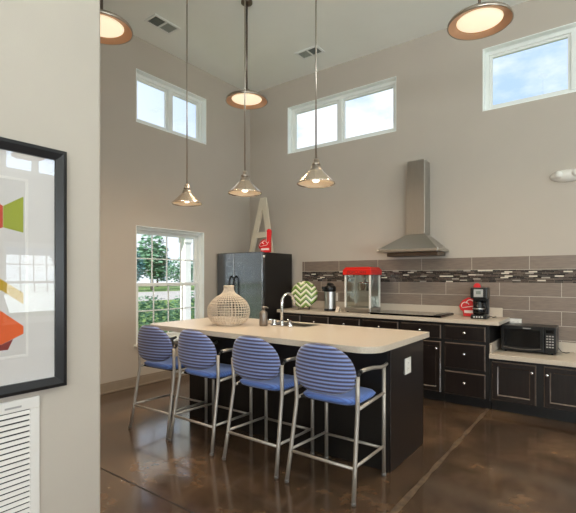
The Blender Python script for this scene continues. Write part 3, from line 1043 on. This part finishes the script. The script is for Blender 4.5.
def foam_hand(label, loc, rz, s=1.0):
    root = thing('foam_finger', label, 'foam finger', loc, rz, 'red foam fingers')
    th = 0.05 * s
    def q(p): return [(x * s, z * s) for x, z in p]
    mb = MB()
    # palm + base cuff
    mb.prism(q([(-0.075, 0.0), (0.075, 0.0), (0.078, 0.14), (0.06, 0.17), (-0.03, 0.19), (-0.085, 0.155), (-0.115, 0.10), (-0.10, 0.06), (-0.078, 0.05)]), 'y', -th / 2, th / 2, 0.006 * s)
    mb.build('palm', M['red'], root)
    a = [(0.018, 0.15), (0.078, 0.13), (0.088, 0.30)]
    tip = [(0.053 + 0.033 * math.cos(R(t)), 0.30 + 0.035 * math.sin(R(t))) for t in range(0, 181, 30)]
    MB().prism(q([(0.018, 0.155), (0.078, 0.135)] + tip), 'y', -th * 0.42, th * 0.42, 0.006 * s).build('index_finger', M['red'], root)
    # white outlines of the curled fingers and a white band on the cuff
    mb = MB()
    yy = -th / 2 - 0.001
    mb.box(-0.066 * s, 0.066 * s, yy - 0.001, yy, 0.032 * s, 0.060 * s)
    def arc(cx, cz, r, a0, a1):
        return [((cx + r * math.cos(R(t))) * s, yy, (cz + r * math.sin(R(t))) * s) for t in range(a0, a1 + 1, 15)]
    mb.tube(arc(-0.055, 0.105, 0.036, 20, 200), 0.0042 * s, 6)
    mb.tube(arc(-0.010, 0.13, 0.036, 0, 180), 0.0042 * s, 6)
    mb.tube([(-0.085 * s, yy, 0.085 * s), (0.03 * s, yy, 0.105 * s), (0.055 * s, yy, 0.15 * s)], 0.0042 * s, 6)
    mb.tube([(0.02 * s, yy, 0.165 * s), (0.024 * s, yy, 0.29 * s)], 0.004 * s, 6)
    mb.build('print', M['white_print'], root)
    return root
foam_hand('red foam finger standing atop the refrigerator beside the cream letter', (-3.868, 4.69, 1.7158), R(10), 0.98)
foam_hand('red foam finger standing behind the coffee maker on the counter', (-1.255, 5.215, 0.9206), R(8), 1.14)

# ------------------------------------------------------------------ things on the back counter
CZ = 0.9203
# chevron plate on stand
pl = tag(MB().lathe([(0, 0.014), (0.11, 0.012), (0.158, 0.003), (0.185, -0.009), (0.189, -0.003), (0.165, 0.012), (0.11, 0.023), (0, 0.026)], 40, mtx=Matrix.Rotation(R(90), 4, 'X')).build('plate', M['chevron']),
         'round green and white chevron plate propped on a wire stand', 'plate')
pl.location = (-3.375, 4.92, CZ + 0.210)
pl.rotation_euler = (R(-10), 0, R(26))
ps = thing('plate_stand', 'black wire stand holding the green chevron plate', 'plate stand', (-3.375, 4.92, CZ), R(26))
for s in (-1, 1):
    MB().tube([(s * 0.075, -0.055, 0.045), (s * 0.075, -0.050, 0.006), (s * 0.075, 0.02, 0.006), (s * 0.07, 0.075, 0.006), (s * 0.055, 0.062, 0.14)], 0.0045, 8).build('side_wire', M['black'], ps)
MB().tube([(-0.075, 0.05, 0.006), (0.075, 0.05, 0.006)], 0.004, 8).build('cross_wire', M['black'], ps)
# air pot
ap = thing('coffee_airpot', 'steel insulated coffee dispenser with black pump lid on the counter', 'airpot', (-2.975, 4.95, CZ), R(-20))
MB().lathe([(0, 0), (0.078, 0), (0.08, 0.01), (0.08, 0.025), (0.072, 0.03)], 28).build('base', M['black'], ap)
MB().lathe([(0.072, 0.025), (0.072, 0.262)], 28).build('body', M['steel'], ap)
mb = MB()
mb.lathe([(0.072, 0.255), (0.08, 0.265), (0.082, 0.30), (0.074, 0.325), (0.05, 0.338), (0, 0.34)], 28)
mb.build('lid', M['black'], ap)
mb = MB()
mb.box(-0.03, 0.03, -0.125, -0.06, 0.285, 0.325, 0.008)
mb.box(-0.014, 0.014, -0.122, -0.094, 0.262, 0.29, 0.004)
mb.build('spout', M['black'], ap)
MB().prism([(-0.045, 0.340), (0.045, 0.340), (0.02, 0.372), (-0.02, 0.372)], 'y', -0.03, 0.03, 0.006).build('pump', M['black'], ap)
MB().tube([(-0.082, 0, 0.30), (-0.118, 0.0, 0.31), (-0.120, 0, 0.27), (-0.116, 0.0, 0.13), (-0.074, 0, 0.11)], 0.009, 8).build('carry_handle', M['black'], ap)
# folded card
cd = tag(MB().prism([(-0.03, 0), (-0.027, 0), (0, 0.062), (0.027, 0), (0.03, 0), (0.0, 0.067)], 'x', -0.032, 0.032).build('tent_card', M['paper']), 'small folded blank card beside the popcorn machine', 'card')
cd.location = (-2.80, 4.86, CZ)
cd.rotation_euler.z = R(-25)
# popcorn machine
pm = thing('popcorn_machine', 'tabletop popcorn machine with red top and glass sides', 'popcorn machine', (-2.535, 5.02, CZ))
W2, D2 = 0.182, 0.145
MB().box(-W2, W2, -D2, D2, 0.012, 0.062, 0.006).build('base', M['steel'], pm)
for (x, y) in ((-1, -1), (1, -1), (-1, 1), (1, 1)):
    MB().lathe([(0, 0), (0.014, 0), (0.012, 0.012), (0, 0.012)], 12, center=(x * (W2 - 0.03), y * (D2 - 0.03), 0)).build('foot', M['tip'], pm)
    MB().box(x * W2 - 0.011 * (1 + x), x * W2 + 0.011 * (1 - x), y * D2 - 0.011 * (1 + y), y * D2 + 0.011 * (1 - y), 0.062, 0.475, 0.002).build('corner_post', M['plastic_white'], pm)
for (x0, x1, y0, y1) in ((-W2 + 0.022, W2 - 0.022, -D2 + 0.008, -D2 + 0.012), (-W2 + 0.008, -W2 + 0.012, -D2 + 0.022, D2 - 0.022), (W2 - 0.012, W2 - 0.008, -D2 + 0.022, D2 - 0.022)):
    MB().box(x0, x1, y0, y1, 0.062, 0.475).build('glass_panel', M['clear'], pm)
MB().box(-W2 + 0.022, W2 - 0.022, D2 - 0.012, D2 - 0.008, 0.062, 0.475).build('rear_panel', M['steel'], pm)
mb = MB()
mb.box(-W2 - 0.018, W2 + 0.018, -D2 - 0.018, D2 + 0.018, 0.475, 0.545, 0.012, 3)
mb.prism([(-W2 - 0.012, 0.545), (W2 + 0.012, 0.545), (W2 - 0.02, 0.575), (-W2 + 0.02, 0.575)], 'y', -D2 - 0.006, D2 + 0.006, 0.004)
cn = mb.build('canopy', M['red_gloss'], pm)
mb = MB()
mb.box(-0.11, 0.11, -0.09, 0.10, 0.0625, 0.075, 0.003)
mb.prism([(-0.13, 0.075), (0.13, 0.075), (0.11, 0.20), (-0.03, 0.20)], 'y', 0.02, 0.12, 0.004)
mb.build('deck', M['steel'], pm)
k = MB().lathe([(0, 0.27), (0.075, 0.27), (0.088, 0.28), (0.09, 0.365), (0.094, 0.37), (0.06, 0.385), (0, 0.39)], 28, center=(0.03, 0.0, 0)).build('kettle', M['chrome'], pm)
mb = MB()
mb.tube([(0.03, 0, 0.385), (0.03, 0, 0.474)], 0.012, 10)
mb.tube([(0.11, 0, 0.33), (0.14, 0, 0.33), (0.145, 0, 0.474)], 0.008, 8)
mb.build('hanger', M['steel'], k)
def lettering(text, size, parent, loc, rot, m, name='lettering', depth=0.0008):
    cu = bpy.data.curves.new(name, 'FONT')
    cu.body = text
    cu.size = size
    cu.extrude = depth
    cu.align_x = 'CENTER'
    cu.align_y = 'CENTER'
    tmp = bpy.data.objects.new('tmp_text', cu)
    COL.objects.link(tmp)
    bpy.context.view_layer.update()
    dg = bpy.context.evaluated_depsgraph_get()
    me = bpy.data.meshes.new_from_object(tmp.evaluated_get(dg))
    bpy.data.objects.remove(tmp)
    me.materials.clear()
    me.materials.append(m)
    o = bpy.data.objects.new(name, me)
    COL.objects.link(o)
    o.parent = parent
    o.location = loc
    o.rotation_euler = rot
    return o
lettering('POPCORN', 0.055, cn, (0, -D2 - 0.0190, 0.508), (R(90), 0, 0), M['art_wine'])
lead = MB().tube([(0.175, 0.06, 0.02), (0.20, 0.06, 0.008), (0.222, 0.09, 0.006), (0.215, 0.14, 0.006), (0.19, 0.20, 0.006), (0.16, 0.27, 0.006)], 0.005, 8).build('power_cord', M['black'], pm)
# cooktop
ck = thing('cooktop', 'black glass cooktop under the range hood', 'cooktop', (-1.89, 5.03, CZ))
MB().box(-0.425, 0.425, -0.245, 0.235, 0.0, 0.022, 0.004).build('glass_top', M['black_gloss'], ck)
for (x, y, r) in ((-0.25, -0.11, 0.09), (-0.25, 0.12, 0.075), (0.16, -0.11, 0.075), (0.16, 0.12, 0.1)):
    MB().lathe([(r - 0.004, 0.0202), (r, 0.0205), (r + 0.003, 0.0202)], 36, center=(x, y, 0.002)).build('burner_ring', M['grey_print'], ck)
MB().box(0.34, 0.42, -0.24, 0.23, 0.0225, 0.028, 0.002).build('control_strip', M['black'], ck)
# coffee maker
cm = thing('coffee_maker', 'black drip coffee maker with silver panel near the counter end', 'coffee maker', (-1.117, 5.015, CZ), R(4))
cm.scale = (0.88, 0.95, 1.0)
MB().box(-0.092, 0.092, -0.115, 0.115, 0.0, 0.045, 0.01, 3).build('base', M['black'], cm)
MB().box(-0.09, 0.09, 0.035, 0.113, 0.045, 0.22, 0.006).build('water_tank', M['black'], cm)
hd = MB().box(-0.094, 0.094, -0.112, 0.113, 0.215, 0.335, 0.012, 3).build('brew_head', M['black'], cm)
MB().box(-0.055, 0.05, -0.117, -0.112, 0.235, 0.318, 0.002).build('display_panel', M['lcd'], hd)
MB().box(-0.03, 0.025, -0.1185, -0.1172, 0.265, 0.300, 0.0005).build('clock_face', M['vent_dark'], hd)
cf = MB().lathe([(0, 0.0), (0.062, 0.0), (0.072, 0.015), (0.074, 0.06), (0.062, 0.105), (0.050, 0.13), (0.050, 0.145), (0, 0.148)], 28, center=(-0.005, -0.040, 0.046)).build('carafe', M['black_gloss'], cm)
MB().tube([(0.045, -0.06, 0.185), (0.085, -0.095, 0.182), (0.09, -0.10, 0.13), (0.06, -0.075, 0.08)], 0.009, 8).build('handle', M['black'], cf)
MB().lathe([(0.0745, 0.058), (0.0755, 0.060), (0.0755, 0.068), (0.0745, 0.070)], 28, center=(-0.005, -0.040, 0.046)).build('band', M['steel'], cf)
mb = MB()
for k in range(4):
    mb.box(-0.06 + k * 0.03, -0.042 + k * 0.03, -0.118, -0.1145, 0.012, 0.03, 0.002)
mb.build('button', M['lcd'], cm)
MB().tube([(0.09, 0.10, 0.02), (0.13, 0.13, 0.006), (0.155, 0.20, 0.006), (0.13, 0.26, 0.01)], 0.004, 8).build('power_cord', M['black'], cm)
# microwave on the low counter
mw = thing('microwave', 'black countertop microwave on the low counter', 'microwave', (-0.662, 5.168, LT + 0.0485))
mw.scale = (0.96, 0.9, 0.97)
MB().box(-0.258, 0.258, -0.155, 0.160, 0.014, 0.285, 0.006).build('body', M['black'], mw)
dr = MB().box(-0.258, 0.150, -0.178, -0.1555, 0.016, 0.284, 0.006).build('door', M['black'], mw)
MB().box(-0.225, 0.115, -0.180, -0.1782, 0.065, 0.250, 0.0008).build('door_window', M['black_gloss'], dr)
MB().prism([(-0.235 + 0.36 * i / 12, 0.058 - 0.016 * math.sin(math.pi * i / 12)) for i in range(13)] + [(-0.235 + 0.36 * i / 12, 0.050 - 0.016 * math.sin(math.pi * i / 12)) for i in range(12, -1, -1)], 'y', -0.184, -0.1782).build('handle', M['soap'], dr)
MB().box(-0.045, 0.03, -0.1805, -0.1782, 0.258, 0.268, 0.0005).build('emblem', M['grey_print'], dr)
cp = MB().box(0.153, 0.258, -0.178, -0.1555, 0.016, 0.284, 0.006).build('control_panel', M['black'], mw)
MB().box(0.170, 0.242, -0.180, -0.1782, 0.225, 0.258, 0.0008).build('display', M['black_gloss'], cp)
mb = MB()
for i in range(3):
    for j in range(5):
        mb.box(0.172 + i * 0.025, 0.190 + i * 0.025, -0.1795, -0.1782, 0.075 + j * 0.028, 0.088 + j * 0.028)
mb.build('keypad', M['grey_print'], cp)
for (x, y) in ((-1, -1), (1, -1), (-1, 1), (1, 1)):
    MB().lathe([(0, 0), (0.013, 0), (0.013, 0.015), (0, 0.015)], 12, center=(x * 0.22, y * 0.12, 0)).build('foot', M['tip'], mw)
MB().tube([(0.25, 0.10, 0.06), (0.29, 0.08, 0.01), (0.33, 0.06, 0.006), (0.36, 0.105, 0.006)], 0.004, 8).build('power_cord', M['black'], mw)

# ------------------------------------------------------------------ range hood
hd = thing('range_hood', 'stainless chimney range hood on the back wall over the cooktop', 'range hood', (-1.908, YB - 0.0005, 1.668))
HX, HD, HC = 0.370, 0.455, 0.024
MB().box(-HX, HX, -HD, -0.012, 0.0, 0.032, 0.002).build('lip', M['steel'], hd)
mb = MB()
lo = [(-HX + 0.004, -HD + 0.004, 0.032), (HX - 0.004, -HD + 0.004, 0.032), (HX - 0.004, -0.013, 0.032), (-HX + 0.004, -0.013, 0.032)]
hi = [(HC - 0.114, -0.200, 0.222), (HC + 0.114, -0.200, 0.222), (HC + 0.114, -0.013, 0.222), (HC - 0.114, -0.013, 0.222)]
A = [mb.bm.verts.new(p) for p in lo]; B = [mb.bm.verts.new(p) for p in hi]
for i in range(4):
    mb.bm.faces.new([A[i], A[(i + 1) % 4], B[(i + 1) % 4], B[i]])
mb.bm.faces.new(B); mb.bm.faces.new(A[::-1])
mb.build('canopy', M['steel'], hd)
MB().box(HC - 0.114, HC + 0.114, -0.200, 0, 0.222, 0.650, 0.002).build('lower_chimney', M['steel'], hd)
MB().box(HC - 0.110, HC + 0.110, -0.196, 0, 0.650, 1.122, 0.002).build('upper_chimney', M['steel'], hd)
MB().box(-0.30, 0.33, -0.30, -0.02, -0.045, -0.0005, 0.004).build('filter_box', M['dark_nickel'], hd)
# emergency light on the wall
el = thing('emergency_light', 'white oval emergency light fixture high on the back wall', 'emergency light', (-0.335, YB - 0.0005, 2.425))
mb = MB()
def epod(u, v):
    a = 2 * math.pi * u; t = math.pi / 2 * v
    return Vector((0.16 * math.cos(a) * math.cos(t), -0.075 * math.sin(t) - 0.004, 0.065 * math.sin(a) * math.cos(t)))
mb.grid(epod, 36, 10)
mb.build('housing', M['plastic_white'], el)
MB().prism([(0.15 * math.cos(R(a)), 0.05 * math.sin(R(a))) for a in range(0, 360, 12)], 'y', -0.005, 0.0).build('back_plate', M['plastic_white'], el)
for s in (-1, 1):
    MB().lathe([(0, 0), (0.032, 0), (0.038, 0.02), (0.034, 0.04), (0, 0.045)], 20, mtx=Matrix.Translation((s * 0.075, -0.055, 0.012)) @ Matrix.Rotation(R(100), 4, 'X')).build('lamp_head', M['plastic_white'], el)

# ------------------------------------------------------------------ ceiling vents
def vent(label, x0, x1, y0, y1, along, dark_first):
    root = thing('ceiling_vent', label, 'air vent', ((x0 + x1) / 2, (y0 + y1) / 2, ZC - 0.0005), 0, 'ceiling air vents')
    hx, hy = (x1 - x0) / 2, (y1 - y0) / 2
    mb = MB()
    w = 0.03
    mb.box(-hx, hx, -hy, -hy + w, -0.012, 0, 0.003); mb.box(-hx, hx, hy - w, hy, -0.012, 0, 0.003)
    mb.box(-hx, -hx + w, -hy + w, hy - w, -0.012, 0, 0.003); mb.box(hx - w, hx, -hy + w, hy - w, -0.012, 0, 0.003)
    if along == 'y': mb.box(-hx + w, hx - w, -0.012, 0.012, -0.012, 0, 0.003)
    else: mb.box(-0.012, 0.012, -hy + w, hy - w, -0.012, 0, 0.003)
    mb.build('frame', M['white'], root)
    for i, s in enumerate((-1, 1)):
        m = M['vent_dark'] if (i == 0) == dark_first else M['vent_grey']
        mb = MB()
        if along == 'y':
            a, b = (-hy + w, -0.012) if s < 0 else (0.012, hy - w)
            mb.box(-hx + w, hx - w, a, b, -0.003, -0.001)
            for k in range(7):
                y = a + (b - a) * (k + 0.5) / 7
                mb.box(-hx + w, hx - w, y - 0.005, y + 0.003, -0.010, -0.003)
        else:
            a, b = (-hx + w, -0.012) if s < 0 else (0.012, hx - w)
            mb.box(a, b, -hy + w, hy - w, -0.003, -0.001)
            for k in range(7):
                x = a + (b - a) * (k + 0.5) / 7
                mb.box(x - 0.005, x + 0.003, -hy + w, hy - w, -0.010, -0.003)
        mb.build('louver', m, root)
vent('ceiling vent above the left clerestory window', -4.375, -4.155, 3.05, 3.42, 'y', True)
vent('ceiling vent above the back clerestory window', -3.385, -3.035, 4.71, 4.92, 'x', False)

# ------------------------------------------------------------------ pendants
def dome_pendant(label, x, y):
    root = thing('dome_pendant', label, 'pendant lamp', (x, y, 3.29), 0, 'large dome pendants')
    Rr = 0.229
    MB().lathe([(0, ZC - 3.29 - 0.0005), (0.062, ZC - 3.29 - 0.0005), (0.062, ZC - 3.29 - 0.022), (0.05, ZC - 3.29 - 0.03), (0.02, ZC - 3.29 - 0.04), (0, ZC - 3.29 - 0.04)], 28).build('canopy', M['dark_nickel'], root)
    MB().tube([(0, 0, 0.12), (0, 0, ZC - 3.29 - 0.035)], 0.011, 12).build('stem', M['dark_nickel'], root)
    mb = MB()
    mb.lathe([(0.018, 0.13), (0.034, 0.125), (0.036, 0.085), (0.09, 0.075), (0.16, 0.050), (Rr - 0.008, 0.030), (Rr, 0.018), (Rr + 0.002, 0.0), (Rr - 0.006, 0.0)], 48)
    mb.build('shade', M['nickel'], root)
    mb = MB().lathe([(Rr - 0.006, 0.0005), (Rr - 0.014, 0.006), (0.168, 0.018), (0.160, 0.03)], 48)
    mb.build('reflector', M['shade_in'], root)
    MB().lathe([(0, 0.008), (0.08, 0.010), (0.14, 0.015), (0.163, 0.024), (0.163, 0.03), (0, 0.035)], 40).build('diffuser', M['lamp_disc'], root)
    d = bpy.data.lights.new('dome_glow', 'SPOT')
    d.energy = 130; d.color = (1.0, 0.78, 0.55); d.spot_size = R(150); d.spot_blend = 1.0; d.shadow_soft_size = 0.12
    o = bpy.data.objects.new('dome_glow', d); COL.objects.link(o); o.parent = root; o.location = (0, 0, -0.005)
    return root
dome_pendant('large dome pendant partly hidden by the foreground wall', -3.15, 1.82)
dome_pendant('large dome pendant hanging above the refrigerator corner, behind a thin rod', -3.173, 3.517)
dome_pendant('large dome pendant at top right near the right clerestory window', -0.782, 3.49)
dome_pendant('large dome pendant right of the frame, seen only in the picture glass', 3.40, 3.06)
def cone_pendant(label, x, y, zr):
    root = thing('cone_pendant', label, 'pendant lamp', (x, y, zr), 0, 'small cone pendants over the island')
    top = ZC - zr
    MB().lathe([(0, top - 0.0005), (0.06, top - 0.0005), (0.06, top - 0.02), (0.02, top - 0.03), (0, top - 0.03)], 24).build('canopy', M['nickel'], root)
    MB().tube([(0, 0, 0.185), (0, 0, top - 0.025)], 0.0065, 10).build('stem', M['nickel'], root)
    mb = MB()
    mb.lathe([(0, 0.20), (0.014, 0.20), (0.022, 0.193), (0.022, 0.168), (0.034, 0.163), (0.034, 0.150), (0.026, 0.146), (0.026, 0.140), (0.040, 0.135), (0.040, 0.120), (0.050, 0.112), (0.050, 0.104)], 24)
    mb.build('socket_cap', M['nickel'], root)
    mb = MB()
    mb.lathe([(0.048, 0.108), (0.062, 0.094), (0.100, 0.056), (0.138, 0.020), (0.150, 0.010), (0.151, 0.0), (0.147, 0.0), (0.143, 0.009)], 40)
    mb.build('shade', M['shade_out'], root)
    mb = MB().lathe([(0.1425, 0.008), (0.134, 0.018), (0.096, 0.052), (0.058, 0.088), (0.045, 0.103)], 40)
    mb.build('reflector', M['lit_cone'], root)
    MB().lathe([(0, 0.012), (0.018, 0.016), (0.030, 0.032), (0.030, 0.048), (0.018, 0.075), (0.014, 0.10), (0, 0.10)], 20).build('bulb', M['bulb'], root)
    d = bpy.data.lights.new('bulb_glow', 'SPOT')
    d.energy = 8; d.color = (1.0, 0.80, 0.58); d.spot_size = R(160); d.spot_blend = 1.0; d.shadow_soft_size = 0.02
    o = bpy.data.objects.new('bulb_glow', d); COL.objects.link(o); o.parent = root; o.location = (0, 0, -0.015)
    return root
cone_pendant('left of three small cone pendants over the island, nearest the window', -3.37, 2.85, 2.097)
cone_pendant('middle of three small cone pendants over the island', -2.593, 2.85, 2.112)
cone_pendant('right of three small cone pendants over the island, nearest the hood', -1.842, 2.85, 2.100)

# ------------------------------------------------------------------ framed picture on the closet wall
pic = thing('framed_picture', 'large black framed abstract print behind glass on foreground wall', 'picture', (FGX + 0.0005, 0.50, 0.862))
PW, PH = 0.500, 1.094     # half width, height
def yz(mb, y0, y1, z0, z1, x0, x1, bev=0): mb.box(x0, x1, y0, y1, z0, z1, bev)
fw = 0.052
mb = MB()
prof = [(0.0, 0.0), (0.034, 0.006), (0.038, 0.020), (0.038, 0.022), (0.026, fw), (0.0, fw)]   # (depth, inset)
loops = []
for d, ins in prof:
    loops.append([mb.bm.verts.new(p) for p in ((d, -PW + ins, ins), (d, PW - ins, ins), (d, PW - ins, PH - ins), (d, -PW + ins, PH - ins))])
for a, b in zip(loops, loops[1:]):
    for i in range(4):
        mb.bm.faces.new([a[i], a[(i + 1) % 4], b[(i + 1) % 4], b[i]])
mb.build('frame', M['frame_black'], pic)
MB().box(0.002, 0.012, -PW + fw, PW - fw, fw, PH - fw).build('mat_board', M['matboard'], pic)
# opening in the mat with a bevelled edge line, and the print
OY, OZ0, OZ1 = 0.337, 0.161, 0.934
mb = MB()
for (a, b, c, d) in ((-OY, OY, OZ0, OZ0 + 0.012), (-OY, OY, OZ1 - 0.012, OZ1), (-OY, -OY + 0.012, OZ0 + 0.012, OZ1 - 0.012), (OY - 0.012, OY, OZ0 + 0.012, OZ1 - 0.012)):
    mb.box(0.0122, 0.0142, a, b, c, d, 0.0008)
mb.build('inner_mat', M['grille'], pic)
mb = MB()
mb.use(M['art_paper']).box(0.0122, 0.0128, -OY + 0.012, OY - 0.012, OZ0 + 0.012, OZ1 - 0.012)
def poly(m, pts):
    mb.use(m)
    vs = [mb.bm.verts.new((0.0133, y, z)) for y, z in pts]
    f = mb.bm.faces.new(vs); f.material_index = mb.mi
E1 = OY - 0.020
poly(M['art_green'], [(E1 - 0.078, 0.806), (E1, 0.857), (E1, 0.700), (E1 - 0.078, 0.716)])
poly(M['art_red'], [(E1 - 0.079, 0.806), (E1 - 0.079, 0.716), (E1 - 0.15, 0.68), (E1 - 0.15, 0.85)])
poly(M['art_mustard'], [(E1, 0.390), (E1, 0.438), (E1 - 0.085, 0.498), (E1 - 0.25, 0.55), (E1 - 0.25, 0.46), (E1 - 0.085, 0.452)])
poly(M['art_orange'], [(E1, 0.262), (E1, 0.295), (E1 - 0.085, 0.365), (E1 - 0.25, 0.42), (E1 - 0.25, 0.26), (E1 - 0.085, 0.225)])
poly(M['art_wine'], [(E1 - 0.04, 0.2430), (E1 - 0.085, 0.2245), (E1 - 0.2, 0.2495), (E1 - 0.2, 0.20), (E1 - 0.06, 0.20)])
poly(M['art_green'], [(E1 - 0.31, 0.86), (E1 - 0.31, 0.60), (E1 - 0.50, 0.66), (E1 - 0.50, 0.80)])
poly(M['art_red'], [(E1 - 0.32, 0.50), (E1 - 0.32, 0.30), (E1 - 0.52, 0.25), (E1 - 0.52, 0.42)])
mb.build('print', None, pic, recalc=False)
MB().box(0.018, 0.0205, -PW + fw - 0.004, PW - fw + 0.004, fw - 0.004, PH - fw + 0.004).build('glass_pane', M['glass'], pic)

# return air grille
gr = thing('air_return_grille', 'white louvered return air grille low on the foreground wall', 'grille', (FGX + 0.0005, 0.50, 0.05))
GW, GH = 0.385, 0.791
mb = MB()
mb.box(0, 0.012, -GW, GW, 0, 0.045, 0.003); mb.box(0, 0.012, -GW, GW, GH - 0.05, GH, 0.003)
mb.box(0, 0.012, -GW, -GW + 0.04, 0.045, GH - 0.05, 0.003); mb.box(0, 0.012, GW - 0.04, GW, 0.045, GH - 0.05, 0.003)
mb.build('frame', M['grille'], gr)
MB().box(0.0, 0.0015, -GW + 0.04, GW - 0.04, 0.045, GH - 0.05).build('duct_backing', M['duct'], gr)
mb = MB()
n = 29
for i in range(n):
    z = 0.045 + (GH - 0.095) * (i + 0.5) / n
    mb.box(-0.0007, 0.0007, -GW + 0.04, GW - 0.04, -0.0088, 0.0088, 0, mtx=Matrix.Translation((0.0088, 0, z)) @ Matrix.Rotation(R(-35), 4, 'Y'))
mb.build('louver', M['grille'], gr)
MB().box(0.0122, 0.013, GW - 0.14, GW - 0.075, GH - 0.034, GH - 0.026).build('emblem', M['grey_print'], gr)

# ------------------------------------------------------------------ outside the windows
GZ = -0.25
struct(MB().box(-90, 90, -90, 90, GZ - 0.2, GZ).build('ground', M['lawn']))
struct(MB().box(-8.0, XL - T - 0.01, 0, 12, GZ + 0.001, -0.03).build('porch_floor', M['porch_slab']))
struct(MB().box(-40, -25, -40, 90, GZ + 0.001, GZ + 0.02).build('road', M['asphalt']))
def column(label, x, y):
    root = thing('porch_column', label, 'column', (x, y, -0.0295))
    MB().box(-0.085, 0.085, -0.085, 0.085, 0, 2.28, 0.006).build('shaft', M['white'], root)
    MB().box(-0.11, 0.11, -0.11, 0.11, 0.0, 0.16, 0.008).build('base', M['white'], root)
    MB().box(-0.11, 0.11, -0.11, 0.11, 2.16, 2.28, 0.008).build('capital', M['white'], root)
column('square white porch column outside the left window', -7.6, 6.385)
beam = MB().box(-7.74, -7.46, 0.0, 12, 2.252, 2.75, 0.01)
struct(beam.build('porch_beam', M['white']))
def leafy(name, label, cat, loc, blobs, n, size, m, group=None, trunk=None):
    root = thing(name, label, cat, loc, 0, group)
    mb = MB()
    for i in range(n):
        bx_, by_, bz_, rx, ry, rz = random.choice(blobs)
        while True:
            p = Vector((random.uniform(-1, 1), random.uniform(-1, 1), random.uniform(-1, 1)))
            if 0.45 < p.length < 1: break
        c = Vector((bx_ + p.x * rx, by_ + p.y * ry, bz_ + p.z * rz))
        if c.z < 0.03: continue
        q = Matrix.Rotation(random.uniform(0, 6.28), 4, 'Z') @ Matrix.Rotation(random.uniform(-1.2, 1.2), 4, 'X')
        s = size * random.uniform(0.6, 1.3)
        vs = [mb.bm.verts.new(c + q @ Vector(v)) for v in ((-s, 0, 0), (0, -s * .5, 0.1 * s), (s, 0, 0), (0, s * .5, 0.1 * s))]
        mb.bm.faces.new(vs)
    mb.build('foliage', m, root, recalc=False)
    if trunk:
        r, h = trunk
        MB().tube([(0, 0, 0), (0.02, 0.01, h * .5), (-0.03, 0.02, h)], [r, r * .8, r * .4], 10).build('trunk', M['trunk'], root)
    return root
def tree(label, x, y, h, w, m, n=1500):
    b = [(0, 0, h * .62, w * .8, w * .8, h * .34), (w * .4, w * .1, h * .5, w * .6, w * .6, h * .25), (-w * .45, -w * .2, h * .48, w * .55, w * .55, h * .25), (0, w * .3, h * .38, w * .7, w * .6, h * .26)]
    leafy('garden_tree', label, 'tree', (x, y, GZ), b, n, h * 0.045, m, 'trees beyond the road', (h * .025, h * .8))
tree('blue-green tree at left edge of the window view', -43.0, 27.6, 5.6, 2.3, M['leaf_blue'])
tree('tall green tree rising above the others beyond the window', -47.0, 34.0, 8.0, 2.3, M['leaf_green'], 1400)
tree('light green tree right of the tall tree in the window', -43.0, 35.6, 4.4, 2.2, M['leaf_green'])
tree('blue-green rounded tree left of the porch column', -44.0, 40.8, 5.4, 2.5, M['leaf_blue'])
tree('dark tree seen right of the porch column', -43.0, 47.5, 5.6, 2.9, M['leaf_blue'])
tree('far blue-green tree behind the tall tree in the window', -58, 43.0, 6.0, 2.9, M['leaf_blue'])
tree('far left tree low on the window horizon', -58, 36.0, 5.8, 2.9, M['leaf_blue'])
leafy('hedge_shrub', 'rounded green shrub outside the lower left window sash', 'shrub', (-8.85, 6.35, GZ), [(0, 0, 0.58, 0.62, 0.55, 0.62)], 1700, 0.05, M['leaf_hedge'], 'shrubs by the porch')
leafy('hedge_shrub', 'second green shrub beside the porch column outside', 'shrub', (-8.85, 7.55, GZ), [(0, 0, 0.60, 0.62, 0.55, 0.64)], 1700, 0.05, M['leaf_hedge'], 'shrubs by the porch')
